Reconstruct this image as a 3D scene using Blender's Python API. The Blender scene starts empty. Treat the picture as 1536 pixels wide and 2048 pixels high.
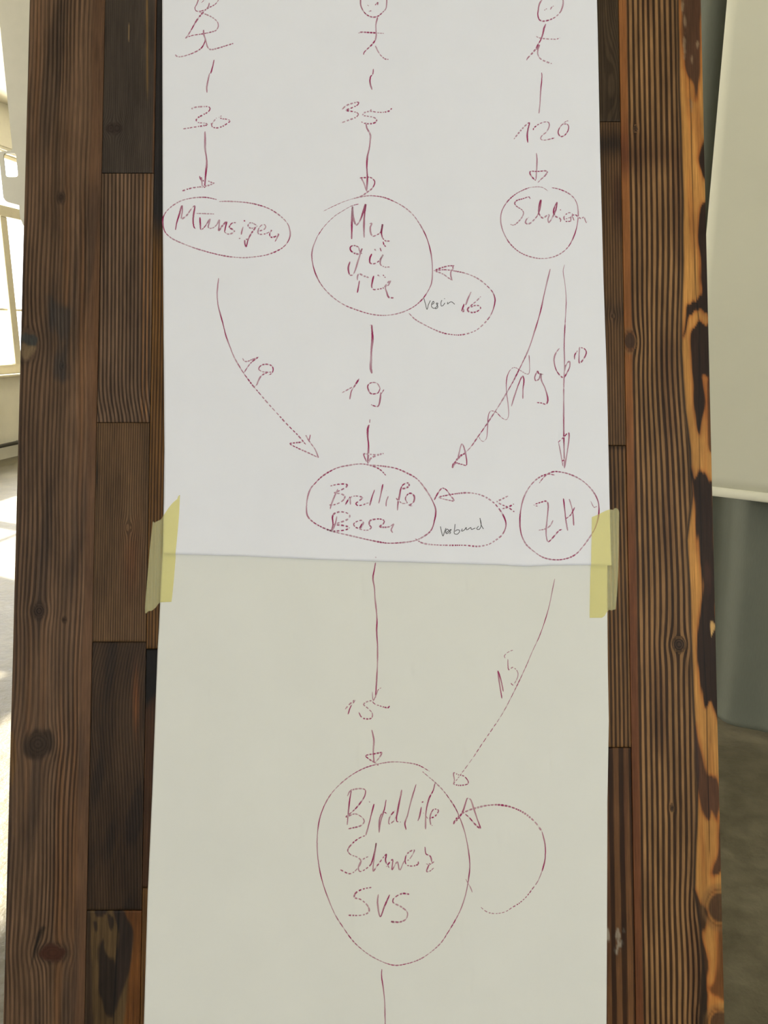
import bpy, bmesh, math, random
import numpy as np
from mathutils import Matrix, Vector

random.seed(7)
rng = np.random.default_rng(11)
scene = bpy.context.scene
COL = scene.collection

# ------------------------------------------------------------------ camera
F, PITCH, CAM_H = 1539.0, math.radians(13.0), 1.5
cam_data = bpy.data.cameras.new('camera')
cam_data.sensor_fit = 'VERTICAL'
cam_data.sensor_height = 36.0
cam_data.lens = F / 2048 * 36.0
cam_data.clip_start, cam_data.clip_end = 0.05, 200
cam = bpy.data.objects.new('camera', cam_data)
COL.objects.link(cam)
cam.location = (0, 0, CAM_H)
cam.rotation_euler = (math.pi / 2 - PITCH, 0, 0)
scene.camera = cam

# ------------------------------------------------------------------ view, world, sun, window light
vs = scene.view_settings
vs.view_transform = 'Standard'
vs.look = 'None'
vs.gamma = 1.0
vs.use_curve_mapping = False
vs.exposure = 0.07
scene.cycles.max_bounces = 8
scene.cycles.diffuse_bounces = 4

world = bpy.data.worlds.new('overcast_sky')
scene.world = world
world.use_nodes = True
bg = world.node_tree.nodes['Background']
bg.inputs['Color'].default_value = (0.93, 0.97, 1.0, 1)
bg.inputs['Strength'].default_value = 3.0

ROOM_ROT = math.radians(-10)
E1 = Vector((math.cos(ROOM_ROT), math.sin(ROOM_ROT), 0))
E2 = Vector((-math.sin(ROOM_ROT), math.cos(ROOM_ROT), 0))


def room(x, y, z):
    return E1 * x + E2 * y + Vector((0, 0, z))


sun_data = bpy.data.lights.new('sun', 'SUN')
sun_data.energy = 38.0
sun_data.angle = math.radians(0.6)
sun_data.color = (1.0, 0.95, 0.85)
sun = bpy.data.objects.new('sun', sun_data)
COL.objects.link(sun)
sun_dir = (E1 * 0.80 - E2 * 0.28 - Vector((0, 0, 0.56))).normalized()
sun.rotation_euler = sun_dir.to_track_quat('-Z', 'Y').to_euler()
sun.location = (-10, 5, 8)

LEFT_X, RIGHT_X, BACK_Y, FRONT_Y, CEIL_Z = -6.25, 4.2, -4.6, 13.0, 4.2
LEFT_WINDOWS = [9.0, 6.2, 3.4]
BACK_WINDOWS = [-3.6, -0.4, 2.6]
ADDED_RIGHT_WINDOWS = [-1.6]  # unseen window, added to brighten the sheets from the right


def window_light(name, loc, direction, w, h, energy, color):
    d = bpy.data.lights.new(name, 'AREA')
    d.shape = 'RECTANGLE'
    d.size, d.size_y = w, h
    d.energy = energy
    d.color = color
    o = bpy.data.objects.new(name, d)
    COL.objects.link(o)
    o.location = loc
    o.rotation_euler = direction.to_track_quat('-Z', 'Z').to_euler()
    return o


for yc in LEFT_WINDOWS:
    window_light('window_daylight', room(LEFT_X - 0.28, yc, 2.35), E1, 1.9, 2.4, 220, (1.0, 0.98, 0.93))
for xc, en in zip(BACK_WINDOWS, (6, 24, 44)):
    window_light('window_daylight', room(xc, BACK_Y - 0.28, 2.35), E2, 1.9, 2.4, en, (0.92, 0.97, 1.0))

for yc in ADDED_RIGHT_WINDOWS:
    window_light('window_daylight', room(RIGHT_X + 0.28, yc, 2.35), -E1, 1.9, 2.4, 78, (0.93, 0.97, 1.0))  # added light, lifts the right side of the sheets

# ------------------------------------------------------------------ helpers
def tag(o, label=None, cat=None, group=None, kind=None):
    if label: o['label'] = label
    if cat: o['category'] = cat
    if group: o['group'] = group
    if kind: o['kind'] = kind
    return o


def link(name, mesh, mat=None, parent=None):
    o = bpy.data.objects.new(name, mesh)
    COL.objects.link(o)
    if mat: mesh.materials.append(mat)
    if parent: o.parent = parent
    return o


def mesh_from(verts, faces, name, smooth=False):
    me = bpy.data.meshes.new(name)
    me.from_pydata([tuple(v) for v in verts], [], [tuple(f) for f in faces])
    me.update()
    if smooth:
        me.polygons.foreach_set('use_smooth', [True] * len(me.polygons))
    return me


def bm_mesh(bm, name, smooth=False):
    me = bpy.data.meshes.new(name)
    bm.normal_update()
    bm.to_mesh(me)
    bm.free()
    if smooth:
        me.polygons.foreach_set('use_smooth', [True] * len(me.polygons))
    return me


def add_box(bm, x0, x1, y0, y1, z0, z1):
    v = [bm.verts.new(p) for p in ((x0, y0, z0), (x1, y0, z0), (x1, y1, z0), (x0, y1, z0),
                                   (x0, y0, z1), (x1, y0, z1), (x1, y1, z1), (x0, y1, z1))]
    for f in ((0, 3, 2, 1), (4, 5, 6, 7), (0, 1, 5, 4), (1, 2, 6, 5), (2, 3, 7, 6), (3, 0, 4, 7)):
        bm.faces.new([v[i] for i in f])


def mat_new(name):
    m = bpy.data.materials.new(name)
    m.use_nodes = True
    nt = m.node_tree
    return m, nt, nt.nodes['Principled BSDF']


def N(nt, typ, **kw):
    n = nt.nodes.new(typ)
    for k, v in kw.items():
        setattr(n, k, v)
    return n


def mixc(nt, fac, a, b, blend='MIX'):
    n = N(nt, 'ShaderNodeMix', data_type='RGBA', blend_type=blend)
    for sock, val in ((n.inputs[0], fac), (n.inputs[6], a), (n.inputs[7], b)):
        if hasattr(val, 'links'):
            nt.links.new(val, sock)
        else:
            sock.default_value = val
    return n.outputs[2]


def noise(nt, scale, detail=3.0, rough=0.55, mapscale=None, coord='Object'):
    tc = N(nt, 'ShaderNodeTexCoord')
    src = tc.outputs[coord]
    if mapscale:
        mp = N(nt, 'ShaderNodeMapping')
        mp.inputs['Scale'].default_value = mapscale
        nt.links.new(src, mp.inputs['Vector'])
        src = mp.outputs['Vector']
    n = N(nt, 'ShaderNodeTexNoise')
    n.inputs['Scale'].default_value = scale
    n.inputs['Detail'].default_value = detail
    n.inputs['Roughness'].default_value = rough
    nt.links.new(src, n.inputs['Vector'])
    return n.outputs['Fac']


def ramp(nt, fac, stops):
    r = N(nt, 'ShaderNodeValToRGB')
    el = r.color_ramp.elements
    while len(el) < len(stops):
        el.new(0.5)
    for e, (p, c) in zip(el, stops):
        e.position = p
        e.color = (*c, 1) if len(c) == 3 else c
    nt.links.new(fac, r.inputs['Fac'])
    return r.outputs['Color']


def bump(nt, height, strength, dist):
    b = N(nt, 'ShaderNodeBump')
    b.inputs['Strength'].default_value = strength
    b.inputs['Distance'].default_value = dist
    nt.links.new(height, b.inputs['Height'])
    return b.outputs['Normal']


def plain(name, col, rough=0.6, var=0.12, scale=6.0, bmp=0.0, bscale=60, bdist=0.002, mapscale=None):
    m, nt, p = mat_new(name)
    n = noise(nt, scale, 4, 0.6, mapscale)
    lo = tuple(c * (1 - var) for c in col)
    hi = tuple(min(1, c * (1 + var)) for c in col)
    nt.links.new(ramp(nt, n, [(0.3, lo), (0.7, hi)]), p.inputs['Base Color'])
    p.inputs['Roughness'].default_value = rough
    if bmp:
        nt.links.new(bump(nt, noise(nt, bscale, 4, 0.6), bmp, bdist), p.inputs['Normal'])
    return m


# ------------------------------------------------------------------ board geometry maths
DIST = 1.19                               # camera to the board along the optical axis
LEAN = math.radians(16.1)                 # the board leans back from the vertical
MPP = DIST / F                            # metres per drawing unit on the board
BC = Vector((0, DIST * math.cos(PITCH), CAM_H - DIST * math.sin(PITCH)))
BV = Vector((0, math.sin(LEAN), math.cos(LEAN)))
BN = Vector((0, -math.cos(LEAN), math.sin(LEAN)))
BOARD_M = Matrix.Translation(BC) @ Matrix.Rotation(-LEAN, 4, 'X')
# board local axes: X across the board, Z up along it, -Y out of its front face


def to_board(x, y):
    """traced photo coordinate -> drawing units on the board plane (x right, y down)"""
    x = np.asarray(x, float)
    y = np.asarray(y, float)
    a, b = x - 768.0, 1024.0 - y
    r1 = F * math.cos(PITCH) + b * math.sin(PITCH)
    r2 = b * math.cos(PITCH) - F * math.sin(PITCH)
    num = BC.y * BN.y + (BC.z - CAM_H) * BN.z
    s = num / (r1 * BN.y + r2 * BN.z)
    X, Y, Z = a * s, r1 * s, CAM_H + r2 * s
    v = (Y - BC.y) * BV.y + (Z - BC.z) * BV.z
    return 768.0 + X / MPP, 1024.0 - v / MPP


def local(bx, by, out):
    """drawing units + height out of the board (m) -> board local xyz array"""
    bx, by, out = np.broadcast_arrays(np.asarray(bx, float), np.asarray(by, float), np.asarray(out, float))
    return np.stack([(bx - 768.0) * MPP, -out, (1024.0 - by) * MPP], -1)


BOT_BY = 1024.0 + BC.z / math.cos(LEAN) / MPP - 16   # lower end of the board, on the floor
TOP_BY = BOT_BY - 2.4 / MPP


def wob(x, y, sx, sy, seed, n=5):
    r = np.random.default_rng(seed)
    out = 0
    for _ in range(n):
        kx, ky = r.normal() / sx, r.normal() / sy
        out = out + np.sin(kx * x + ky * y + r.uniform(0, 6.28))
    return out / n ** 0.5


def smooth(a, b, t):
    t = np.clip((t - a) / (b - a), 0, 1)
    return t * t * (3 - 2 * t)


def inside_poly(bx, by, pts, soft, raw=False):
    """soft membership of points in a polygon (signed distance, smoothed)"""
    P = np.array(pts, float)
    if len(P) > 3:                       # round the traced corners off
        c = [np.roll(P, k, 0) for k in (1, 0, -1, -2)]
        P = np.concatenate([np.stack([((-t + 2 * t**2 - t**3) * c[0] + (2 - 5 * t**2 + 3 * t**3) * c[1] + (t + 4 * t**2 - 3 * t**3) * c[2] + (t**3 - t**2) * c[3]) / 2
                                      for t in (0, 0.33, 0.67)], 1)]).reshape(-1, 2)
    bx, by = bx + 0.5 * soft * wob(bx, by, 3.5, 26, len(pts)), by + 3.5 * wob(bx, by, 6, 60, len(pts) + 1)
    d = np.full(bx.shape, 1e9)
    ins = np.zeros(bx.shape, bool)
    for i in range(len(P)):
        a, b = P[i], P[(i + 1) % len(P)]
        e = b - a
        t = np.clip(((bx - a[0]) * e[0] + (by - a[1]) * e[1]) / (e @ e + 1e-9), 0, 1)
        d = np.minimum(d, np.hypot(bx - a[0] - t * e[0], by - a[1] - t * e[1]))
        c = ((a[1] > by) != (b[1] > by)) & (bx < (b[0] - a[0]) * (by - a[1]) / (b[1] - a[1] + 1e-12) + a[0])
        ins ^= c
    s = np.where(ins, d, -d)
    return s if raw else smooth(-soft, soft, s)


def tpoly(ox, oy, sc, pts):
    out = []
    for x, y in pts:
        bx, by = to_board(ox + x / sc, oy + y / sc)
        out.append((float(bx), float(by)))
    return out


# ------------------------------------------------------------------ wood material
def wood_material():
    m, nt, p = mat_new('charred_brushed_wood')
    at = N(nt, 'ShaderNodeAttribute', attribute_name='tint')
    ring = N(nt, 'ShaderNodeAttribute', attribute_name='ring')
    grv = N(nt, 'ShaderNodeAttribute', attribute_name='groove')
    tc = N(nt, 'ShaderNodeTexCoord')
    fib = noise(nt, 1.0, 5, 0.65, (900, 900, 14))
    fib2 = noise(nt, 1.0, 3, 0.6, (260, 260, 5))
    blot = noise(nt, 1.0, 4, 0.6, (30, 30, 7))
    # ring phase, slightly ragged
    ma = N(nt, 'ShaderNodeMath', operation='MULTIPLY_ADD')
    nt.links.new(fib2, ma.inputs[0])
    ma.inputs[1].default_value = 0.34
    nt.links.new(ring.outputs['Fac'], ma.inputs[2])
    mul = N(nt, 'ShaderNodeMath', operation='MULTIPLY')
    nt.links.new(ma.outputs[0], mul.inputs[0])
    mul.inputs[1].default_value = 2 * math.pi
    sn = N(nt, 'ShaderNodeMath', operation='SINE')
    nt.links.new(mul.outputs[0], sn.inputs[0])
    mr = N(nt, 'ShaderNodeMapRange', interpolation_type='SMOOTHSTEP')
    nt.links.new(sn.outputs[0], mr.inputs['Value'])
    mr.inputs['From Min'].default_value = -0.45
    mr.inputs['From Max'].default_value = 0.55
    dark = N(nt, 'ShaderNodeMath', operation='MULTIPLY')
    nt.links.new(mr.outputs[0], dark.inputs[0])
    nt.links.new(grv.outputs['Fac'], dark.inputs[1])
    col = mixc(nt, dark.outputs[0], at.outputs['Color'],
               mixc(nt, 1.0, at.outputs['Color'], (0.13, 0.105, 0.09, 1), 'MULTIPLY'))
    col = mixc(nt, 1.0, col, ramp(nt, fib, [(0.28, (0.62, 0.6, 0.58)), (0.68, (1.28, 1.28, 1.28))]), 'MULTIPLY')
    col = mixc(nt, 1.0, col, ramp(nt, blot, [(0.3, (0.66, 0.64, 0.63)), (0.72, (1.26, 1.24, 1.2))]), 'MULTIPLY')
    nt.links.new(col, p.inputs['Base Color'])
    p.inputs['Roughness'].default_value = 0.5
    p.inputs['Specular IOR Level'].default_value = 0.17
    inv = N(nt, 'ShaderNodeMath', operation='MULTIPLY_ADD')
    nt.links.new(dark.outputs[0], inv.inputs[0])
    inv.inputs[1].default_value = -0.5
    nt.links.new(fib, inv.inputs[2])
    nt.links.new(bump(nt, inv.outputs[0], 0.45, 0.0009), p.inputs['Normal'])
    return m


WOOD = wood_material()
board = bpy.data.objects.new('plank_board', None)
COL.objects.link(board)
board.matrix_world = BOARD_M
tag(board, 'tall dark brown board of brushed planks leaning back behind the taped paper sheets', 'board')
THICK = 0.042


def srgb(r, g, b):
    f = lambda c: ((c / 255 + 0.055) / 1.055) ** 2.4 if c > 10 else c / 255 / 12.92
    return np.array([f(r), f(g), f(b)])


def plank(x0, x1, y0, y1, fields, dx=1.6, dy=4.5, raise_mm=0.0, edge_l=False, edge_r=False):
    """one plank: x0/x1 across, y0 (top) / y1 (bottom) in board drawing units; fields -> ring, tint, groove"""
    gap = 0.45
    xa, xb, ya, yb = x0 + gap, x1 - gap, y0 + gap, y1 - gap
    nx = max(4, int((xb - xa) / dx))
    ny = max(4, int((yb - ya) / dy))
    gx = np.linspace(xa, xb, nx + 1)
    # a tight first and last column / row make the rounded arris
    gx = np.concatenate([[xa, xa + 0.7], gx[1:-1], [xb - 0.7, xb]])
    gy = np.linspace(ya, yb, ny + 1)
    gy = np.concatenate([[ya, ya + 0.7], gy[1:-1], [yb - 0.7, yb]])
    X, Y = np.meshgrid(gx, gy)
    ring, tint, groove = fields(X, Y)
    ring = np.broadcast_to(ring, X.shape)
    groove = np.broadcast_to(groove, X.shape)
    prof = smooth(-0.35, 0.75, np.sin(2 * math.pi * (ring + 0.17)))
    w = raise_mm * 1e-3 - 0.00055 * prof * groove + 0.00012 * wob(X, Y, 14, 160, 5)
    w[0, :] -= 0.0007; w[-1, :] -= 0.0007
    w[:, 0] -= 0.004 if edge_l else 0.0007
    w[:, -1] -= 0.004 if edge_r else 0.0007
    if edge_l: w[:, 1] -= 0.0012
    if edge_r: w[:, -2] -= 0.0012
    R, C = X.shape
    V = local(X, Y, w).reshape(-1, 3)
    idx = np.arange(R * C).reshape(R, C)
    q = np.stack([idx[:-1, :-1], idx[1:, :-1], idx[1:, 1:], idx[:-1, 1:]], -1).reshape(-1, 4)
    # skirt down to the back face
    per = np.concatenate([idx[0, :], idx[1:, -1], idx[-1, -2::-1], idx[-2:0:-1, 0]])
    back = V[per].copy()
    back[:, 1] = THICK
    b0 = len(V)
    V = np.concatenate([V, back])
    k = np.arange(len(per))
    k2 = (k + 1) % len(per)
    sk = np.stack([per[k], per[k2], b0 + k2, b0 + k], -1)
    me = bpy.data.meshes.new('plank')
    nv, nq = len(V), len(q) + len(sk)
    loops = np.concatenate([q.reshape(-1), sk.reshape(-1), b0 + k[::-1]])
    starts = np.concatenate([np.arange(nq) * 4, [nq * 4]])
    me.vertices.add(nv)
    me.vertices.foreach_set('co', V.astype(np.float32).reshape(-1))
    me.loops.add(len(loops))
    me.loops.foreach_set('vertex_index', loops.astype(np.int32))
    me.polygons.add(nq + 1)
    me.polygons.foreach_set('loop_start', starts.astype(np.int32))
    me.polygons.foreach_set('use_smooth', np.concatenate([np.ones(len(q), bool), np.zeros(len(sk) + 1, bool)]))
    me.update(calc_edges=True)
    me.validate()

    def attr(name, typ, arr, comp):
        a = me.attributes.new(name, typ, 'POINT')
        full = np.concatenate([arr.reshape(R * C, comp), arr.reshape(R * C, comp)[per]])
        a.data.foreach_set('color' if comp == 4 else 'value', full.astype(np.float32).reshape(-1))
    attr('ring', 'FLOAT', ring.astype(float), 1)
    attr('groove', 'FLOAT', groove.astype(float), 1)
    attr('tint', 'FLOAT_COLOR', np.concatenate([tint, np.ones(X.shape + (1,))], -1), 4)
    return link('plank', me, WOOD, board)


def lerp(t, a, c):
    return t + (c - t) * a[..., None]


def knots_defl(X, Y, knots):
    """grain flows round each knot (x, y, radius, stretch); returns shifted x and knot mask + radius field"""
    xe = X.copy()
    mask = np.zeros(X.shape)
    rad = np.full(X.shape, 99.0)
    for kx, ky, R, a in knots:
        dx, dy = X - kx, (Y - ky) / a
        r2 = dx * dx + dy * dy
        xe = xe - dx * R * R * 0.85 / (r2 + R * R * 0.35) * np.exp(-r2 / (R * R * 16))
        rr = np.sqrt(r2) / R
        mask = np.maximum(mask, 1 - smooth(0.72, 1.0, rr))
        rad = np.minimum(rad, rr)
    return xe, mask, rad


def base_tint(X, Y, c, seed, amt=0.16, sx=22, sy=220):
    t = np.empty(X.shape + (3,))
    k = 1 + amt * wob(X, Y, sx, sy, seed) + 0.10 * wob(X, Y, 3.5, 500, seed + 500)
    t[...] = c
    return t * k[..., None]


def bp(x, y):
    a, b = to_board(x, y)
    return float(a), float(b)


# seams between the plank columns (drawing units)
XL = bp(31, 1024)[0]
S1 = bp(190, 1000)[0]
S2 = bp(297, 1000)[0]
S3 = bp(1254, 1000)[0]
XR = bp(1427, 1024)[0]
HID = [S2 + 42, S2 + 185, S2 + 330, S2 + 470, S2 + 610, S2 + 745, S2 + 880]
YS = lambda y, x=768: bp(x, y)[1]

BLACK = srgb(17, 16, 16)
CHIP = srgb(200, 160, 100)


def left_big(X, Y):
    K = [bp(122, 395) + (7, 1.4), bp(52, 690) + (21, 1.3), bp(124, 732) + (4, 1.5), bp(78, 1222) + (12, 1.1),
         bp(76, 1488) + (20, 1.0), bp(105, 1906) + (23, 0.62), bp(128, 1240) + (4, 1)]
    xe, km, rad = knots_defl(X, Y, K)
    xe = xe + 3.2 * wob(X, Y, 90, 130, 3)
    ring = (xe - XL) / 8.3 + 0.35 * wob(xe, 0 * Y, 15, 999, 77)
    plain_strip = smooth(S1 - 27, S1 - 20, xe)
    groove = 0.74 * (1 - plain_strip * 0.85) * (0.75 + 0.25 * np.clip(wob(X, Y, 26, 220, 8), -1, 1))
    t = base_tint(X, Y, srgb(106, 82, 62), 1, 0.13)
    t = lerp(t, plain_strip, srgb(98, 72, 52))
    t = lerp(t, 0.5 * smooth(0.2, 1.2, wob(X, Y, 18, 120, 21)), srgb(58, 48, 42))
    t = lerp(t, 0.45 * smooth(0.3, 1.3, wob(X, Y, 12, 260, 23)), srgb(118, 80, 46))
    t = lerp(t, 0.9 * km, srgb(54, 40, 33))
    t = lerp(t, 0.5 * np.exp(-((rad - 1.15) / 0.35) ** 2), srgb(46, 36, 30))
    # knot with a torn triangle at the outer edge
    t = lerp(t, inside_poly(X, Y, tpoly(40, 620, 7.68, [(-10, 410), (120, 360), (260, 400), (270, 470), (215, 560), (60, 490), (-10, 500)]), 2), srgb(58, 58, 56))
    t = lerp(t, inside_poly(X, Y, tpoly(40, 620, 7.68, [(60, 500), (215, 560), (250, 590), (180, 670), (90, 740), (30, 690), (20, 560)]), 3), srgb(110, 92, 68))
    t = lerp(t, 0.75 * inside_poly(X, Y, tpoly(40, 620, 7.68, [(440, -200), (600, -100), (760, 0), (720, 500), (740, 900), (740, 1060), (560, 1060), (520, 800), (620, 500), (480, 200)]), 9), srgb(62, 58, 56))
    red = inside_poly(X, Y, tpoly(0, 1300, 2.737, [(215, 1660), (245, 1625), (300, 1612), (350, 1635), (358, 1665), (330, 1690), (270, 1700), (230, 1690)]), 2)
    t = lerp(t, red, srgb(66, 38, 26))
    t = lerp(t, 0.8 * inside_poly(X, Y, tpoly(0, 1300, 2.737, [(205, 1560), (250, 1520), (215, 1620), (180, 1720), (165, 1760), (185, 1650)]), 3), BLACK)
    t = lerp(t, 0.85 * inside_poly(X, Y, tpoly(0, 1300, 2.737, [(150, 480), (200, 440), (270, 440), (300, 480), (280, 560), (200, 600), (140, 570)]), 6), srgb(52, 40, 30))
    t = lerp(t, 0.5 * inside_poly(X, Y, tpoly(0, 1300, 2.737, [(60, 480), (80, 480), (84, 620), (70, 720), (55, 720)]), 3), srgb(120, 88, 44))
    torn = np.hypot(X - bp(52, 690)[0], (Y - bp(52, 690)[1]) / 1.3) < 27
    ring = np.where((rad < 0.95) & ~torn, rad * 2.6, ring)
    groove = np.where(torn, groove * 0.25, groove)
    groove = groove * (1 - red * 0.7)
    return ring, t, groove


def mid_left(i):
    def f(X, Y):
        if i == 0:      # dark, fine
            xe, km, rad = knots_defl(X, Y, [bp(228, 257) + (20, 0.75)])
            ring = (xe + 3 * wob(X, Y, 70, 160, 31)) / 4.2
            t = base_tint(X, Y, srgb(66, 57, 50), 32, 0.10)
            t = lerp(t, 0.8 * km, srgb(46, 36, 33))
            st = np.exp(-((X - bp(295, 90)[0] - 0.02 * (Y - 90)) / 2.0) ** 2) * (1 - smooth(120, 190, Y))
            t = lerp(t, 0.85 * st, srgb(135, 105, 60))
            sc = np.exp(-((X - bp(258, 40)[0]) / 1.2) ** 2) * smooth(8, 16, Y) * (1 - smooth(44, 52, Y))
            t = lerp(t, 0.7 * sc, srgb(150, 125, 90))
            t = lerp(t, 0.5 * smooth(bp(300, 500)[0], bp(304, 500)[0], X), srgb(120, 78, 45))
            g = 0.34 + 0 * X
        elif i == 1:    # clear ridges
            xe = X + 2.2 * wob(X, Y, 60, 200, 41) - 12 * np.exp(-((Y - YS(852)) / 48) ** 2)
            ring = xe / 8.1
            t = base_tint(X, Y, srgb(106, 84, 66), 42, 0.12)
            for xx in (287, 297):
                t = lerp(t, 0.8 * np.exp(-((X - bp(xx, 600)[0] - 1.2 * wob(X, Y, 999, 150, xx)) / 1.8) ** 2), srgb(140, 98, 56))
            g = 0.78 * np.ones(X.shape)
        elif i == 2:    # fine straight
            xe, km, rad = knots_defl(X, Y, [bp(258, 1055) + (9, 1.6)])
            ring = (xe + 2 * wob(X, Y, 80, 200, 51)) / 4.6
            t = base_tint(X, Y, srgb(98, 74, 50), 52, 0.14)
            t = lerp(t, 0.55 * np.exp(-((X - bp(258, 1020)[0]) / 8) ** 2 - ((Y - YS(1040)) / 45) ** 2), srgb(112, 92, 66))
            t = lerp(t, 0.5 * np.exp(-((X - bp(262, 1130)[0]) / 16) ** 2 - ((Y - YS(1120)) / 70) ** 2), srgb(104, 62, 36))
            t = lerp(t, 0.75 * np.exp(-((X - bp(194, 950)[0]) / 3.5) ** 2 - ((Y - YS(950)) / 40) ** 2), BLACK)
            g = 0.55 * np.ones(X.shape)
        elif i == 3:    # dark, slanting
            xe = X + 0.16 * (Y - YS(1284)) * np.exp(-((Y - YS(1284)) / 200) ** 2) * 1.3 + 4 * wob(X, Y, 60, 120, 61)
            ring = xe / 5.6
            t = base_tint(X, Y, srgb(62, 46, 32), 62, 0.15)
            t = lerp(t, 0.7 * np.exp(-((X - bp(272, 1400)[0] - 0.02 * (Y - 1400)) / 6) ** 2 - ((Y - YS(1400)) / 60) ** 2), srgb(120, 74, 40))
            t = lerp(t, 0.6 * smooth(0.2, 1.2, wob(X, Y, 16, 60, 63)), srgb(38, 30, 26))
            g = 0.5 * np.ones(X.shape)
        else:           # orange and black
            xe = X + 3 * wob(X, Y, 60, 120, 71)
            ring = xe / 11
            t = base_tint(X, Y, srgb(82, 64, 40), 72, 0.12)
            Z = lambda p: tpoly(180, 1700, 5.8875, p)
            t = lerp(t, inside_poly(X, Y, Z([(400, 720), (640, 720), (640, 2600), (400, 2600), (420, 1800), (500, 1300), (500, 950)]), 5), srgb(100, 62, 28))
            t = lerp(t, 0.92 * inside_poly(X, Y, Z([(280, 740), (360, 720), (440, 790), (490, 900), (500, 1020), (460, 1380), (390, 1620), (300, 1900), (290, 1400), (340, 1000)]), 2.5), srgb(40, 31, 28))
            t = lerp(t, 0.92 * inside_poly(X, Y, Z([(100, 1180), (160, 1050), (190, 1200), (300, 1380), (290, 1900), (230, 1960), (170, 1900), (110, 1600)]), 2.5), srgb(36, 28, 24))
            t = lerp(t, 0.9 * inside_poly(X, Y, Z([(210, 740), (280, 800), (270, 900), (230, 900)]), 1.5), srgb(36, 28, 24))
            t = lerp(t, 0.9 * inside_poly(X, Y, Z([(40, 860), (80, 860), (85, 950), (60, 975)]), 1.5), srgb(40, 32, 28))
            t = lerp(t, 0.9 * inside_poly(X, Y, Z([(60, 700), (200, 700), (190, 770), (120, 790), (70, 760)]), 1.5), srgb(42, 32, 28))
            t = lerp(t, 0.8 * inside_poly(X, Y, Z([(-60, 700), (8, 800), (20, 1400), (40, 2600), (-60, 2600)]), 2), srgb(46, 34, 26))
            t = lerp(t, np.exp(-((X - bp(233, 1900)[0] + 0.03 * (Y - 1900)) / 1.1) ** 2), BLACK * 0.6)
            g = 0.2 * np.ones(X.shape)
        return ring, t, g
    return f


def strip_left(i):
    def f(X, Y):
        ring = (X + 1.5 * wob(X, Y, 60, 200, 81 + i)) / 6.4
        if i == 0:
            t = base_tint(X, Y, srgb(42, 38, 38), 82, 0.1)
            brown_zone = smooth(YS(430), YS(520), Y + 30 * wob(X, Y, 5, 90, 83))  # strip turns from near black to brown wood further down
            t = lerp(t, brown_zone, srgb(108, 76, 40))
            g = 0.3 + 0.4 * brown_zone
        elif i == 1:
            t = base_tint(X, Y, srgb(72, 47, 28), 84, 0.12)
            blk = (1 - smooth(YS(1400), YS(1440), Y + 1.2 * (X - S2)))
            t = lerp(t, 0.95 * blk, BLACK)
            g = 0.35 * (1 - blk)
        else:
            t = base_tint(X, Y, srgb(104, 72, 36), 85, 0.1)
            g = 0.3 * np.ones(X.shape)
        return ring, t, g
    return f


def hidden(seed):
    def f(X, Y):
        return (X + 3 * wob(X, Y, 70, 200, seed)) / 8.0, base_tint(X, Y, srgb(92, 68, 46), seed + 1, 0.15), 0.7 * np.ones(X.shape)
    return f


def right_col(i):
    def f(X, Y):
        if i == 0:
            xe = X - 26 * np.exp(-((Y - YS(170)) / 120) ** 2) * smooth(S3 - 40, S3 - 5, X)
            ring = (xe + 2 * wob(X, Y, 40, 120, 91)) / 4.0
            t = base_tint(X, Y, srgb(66, 52, 36), 92, 0.12)
            g = 0.45 * np.ones(X.shape)
        elif i == 1:
            xe, km, rad = knots_defl(X, Y, [bp(1226, 632) + (6, 1.2)])
            ring = (xe + 1.6 * wob(X, Y, 60, 240, 95)) / 5.6
            t = base_tint(X, Y, srgb(98, 72, 46), 96, 0.13)
            t = lerp(t, 0.8 * np.exp(-((Y - YS(288)) / 26) ** 2), srgb(34, 28, 26))
            t = lerp(t, 0.7 * np.exp(-((Y - YS(400)) / 60) ** 2) * smooth(S3 - 30, S3 - 8, X), srgb(62, 34, 24))
            t = lerp(t, 0.45 * np.exp(-((Y - YS(625)) / 22) ** 2), srgb(60, 48, 40))
            g = 0.6 * np.ones(X.shape)
        elif i == 2:
            ring = (X + 1.4 * wob(X, Y, 60, 260, 97)) / 8.2
            t = base_tint(X, Y, srgb(120, 88, 54), 98, 0.10)
            t = lerp(t, 0.6 * np.exp(-((Y - YS(893)) / 6) ** 2), BLACK)
            g = 0.85 * np.ones(X.shape)
        else:
            ring = (X + 1.8 * wob(X, Y, 60, 260, 99)) / 21.0 + 0.25
            t = base_tint(X, Y, srgb(98, 67, 40), 100, 0.13)
            t = lerp(t, 0.5 * smooth(0.3, 1.2, wob(X, Y, 9, 160, 101)), srgb(72, 40, 28))
            pk = [(1215, 1866, 5, 16), (1235, 1868, 7, 12), (1238, 1890, 6, 10), (1248, 1862, 3, 7), (1232, 1903, 5, 8), (1244, 1885, 4, 6)]
            for kx, ky, rx, ry in pk:
                q = bp(kx, ky)
                fl = 1 - smooth(0.5, 1.0, np.hypot((X - q[0]) / rx, (Y - q[1]) / ry) + 0.3 * wob(X, Y, 2, 3, kx))
                t = lerp(t, 0.75 * fl, srgb(168, 158, 140))
            g = 0.85 * np.ones(X.shape)
        return ring, t, g
    return f


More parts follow.
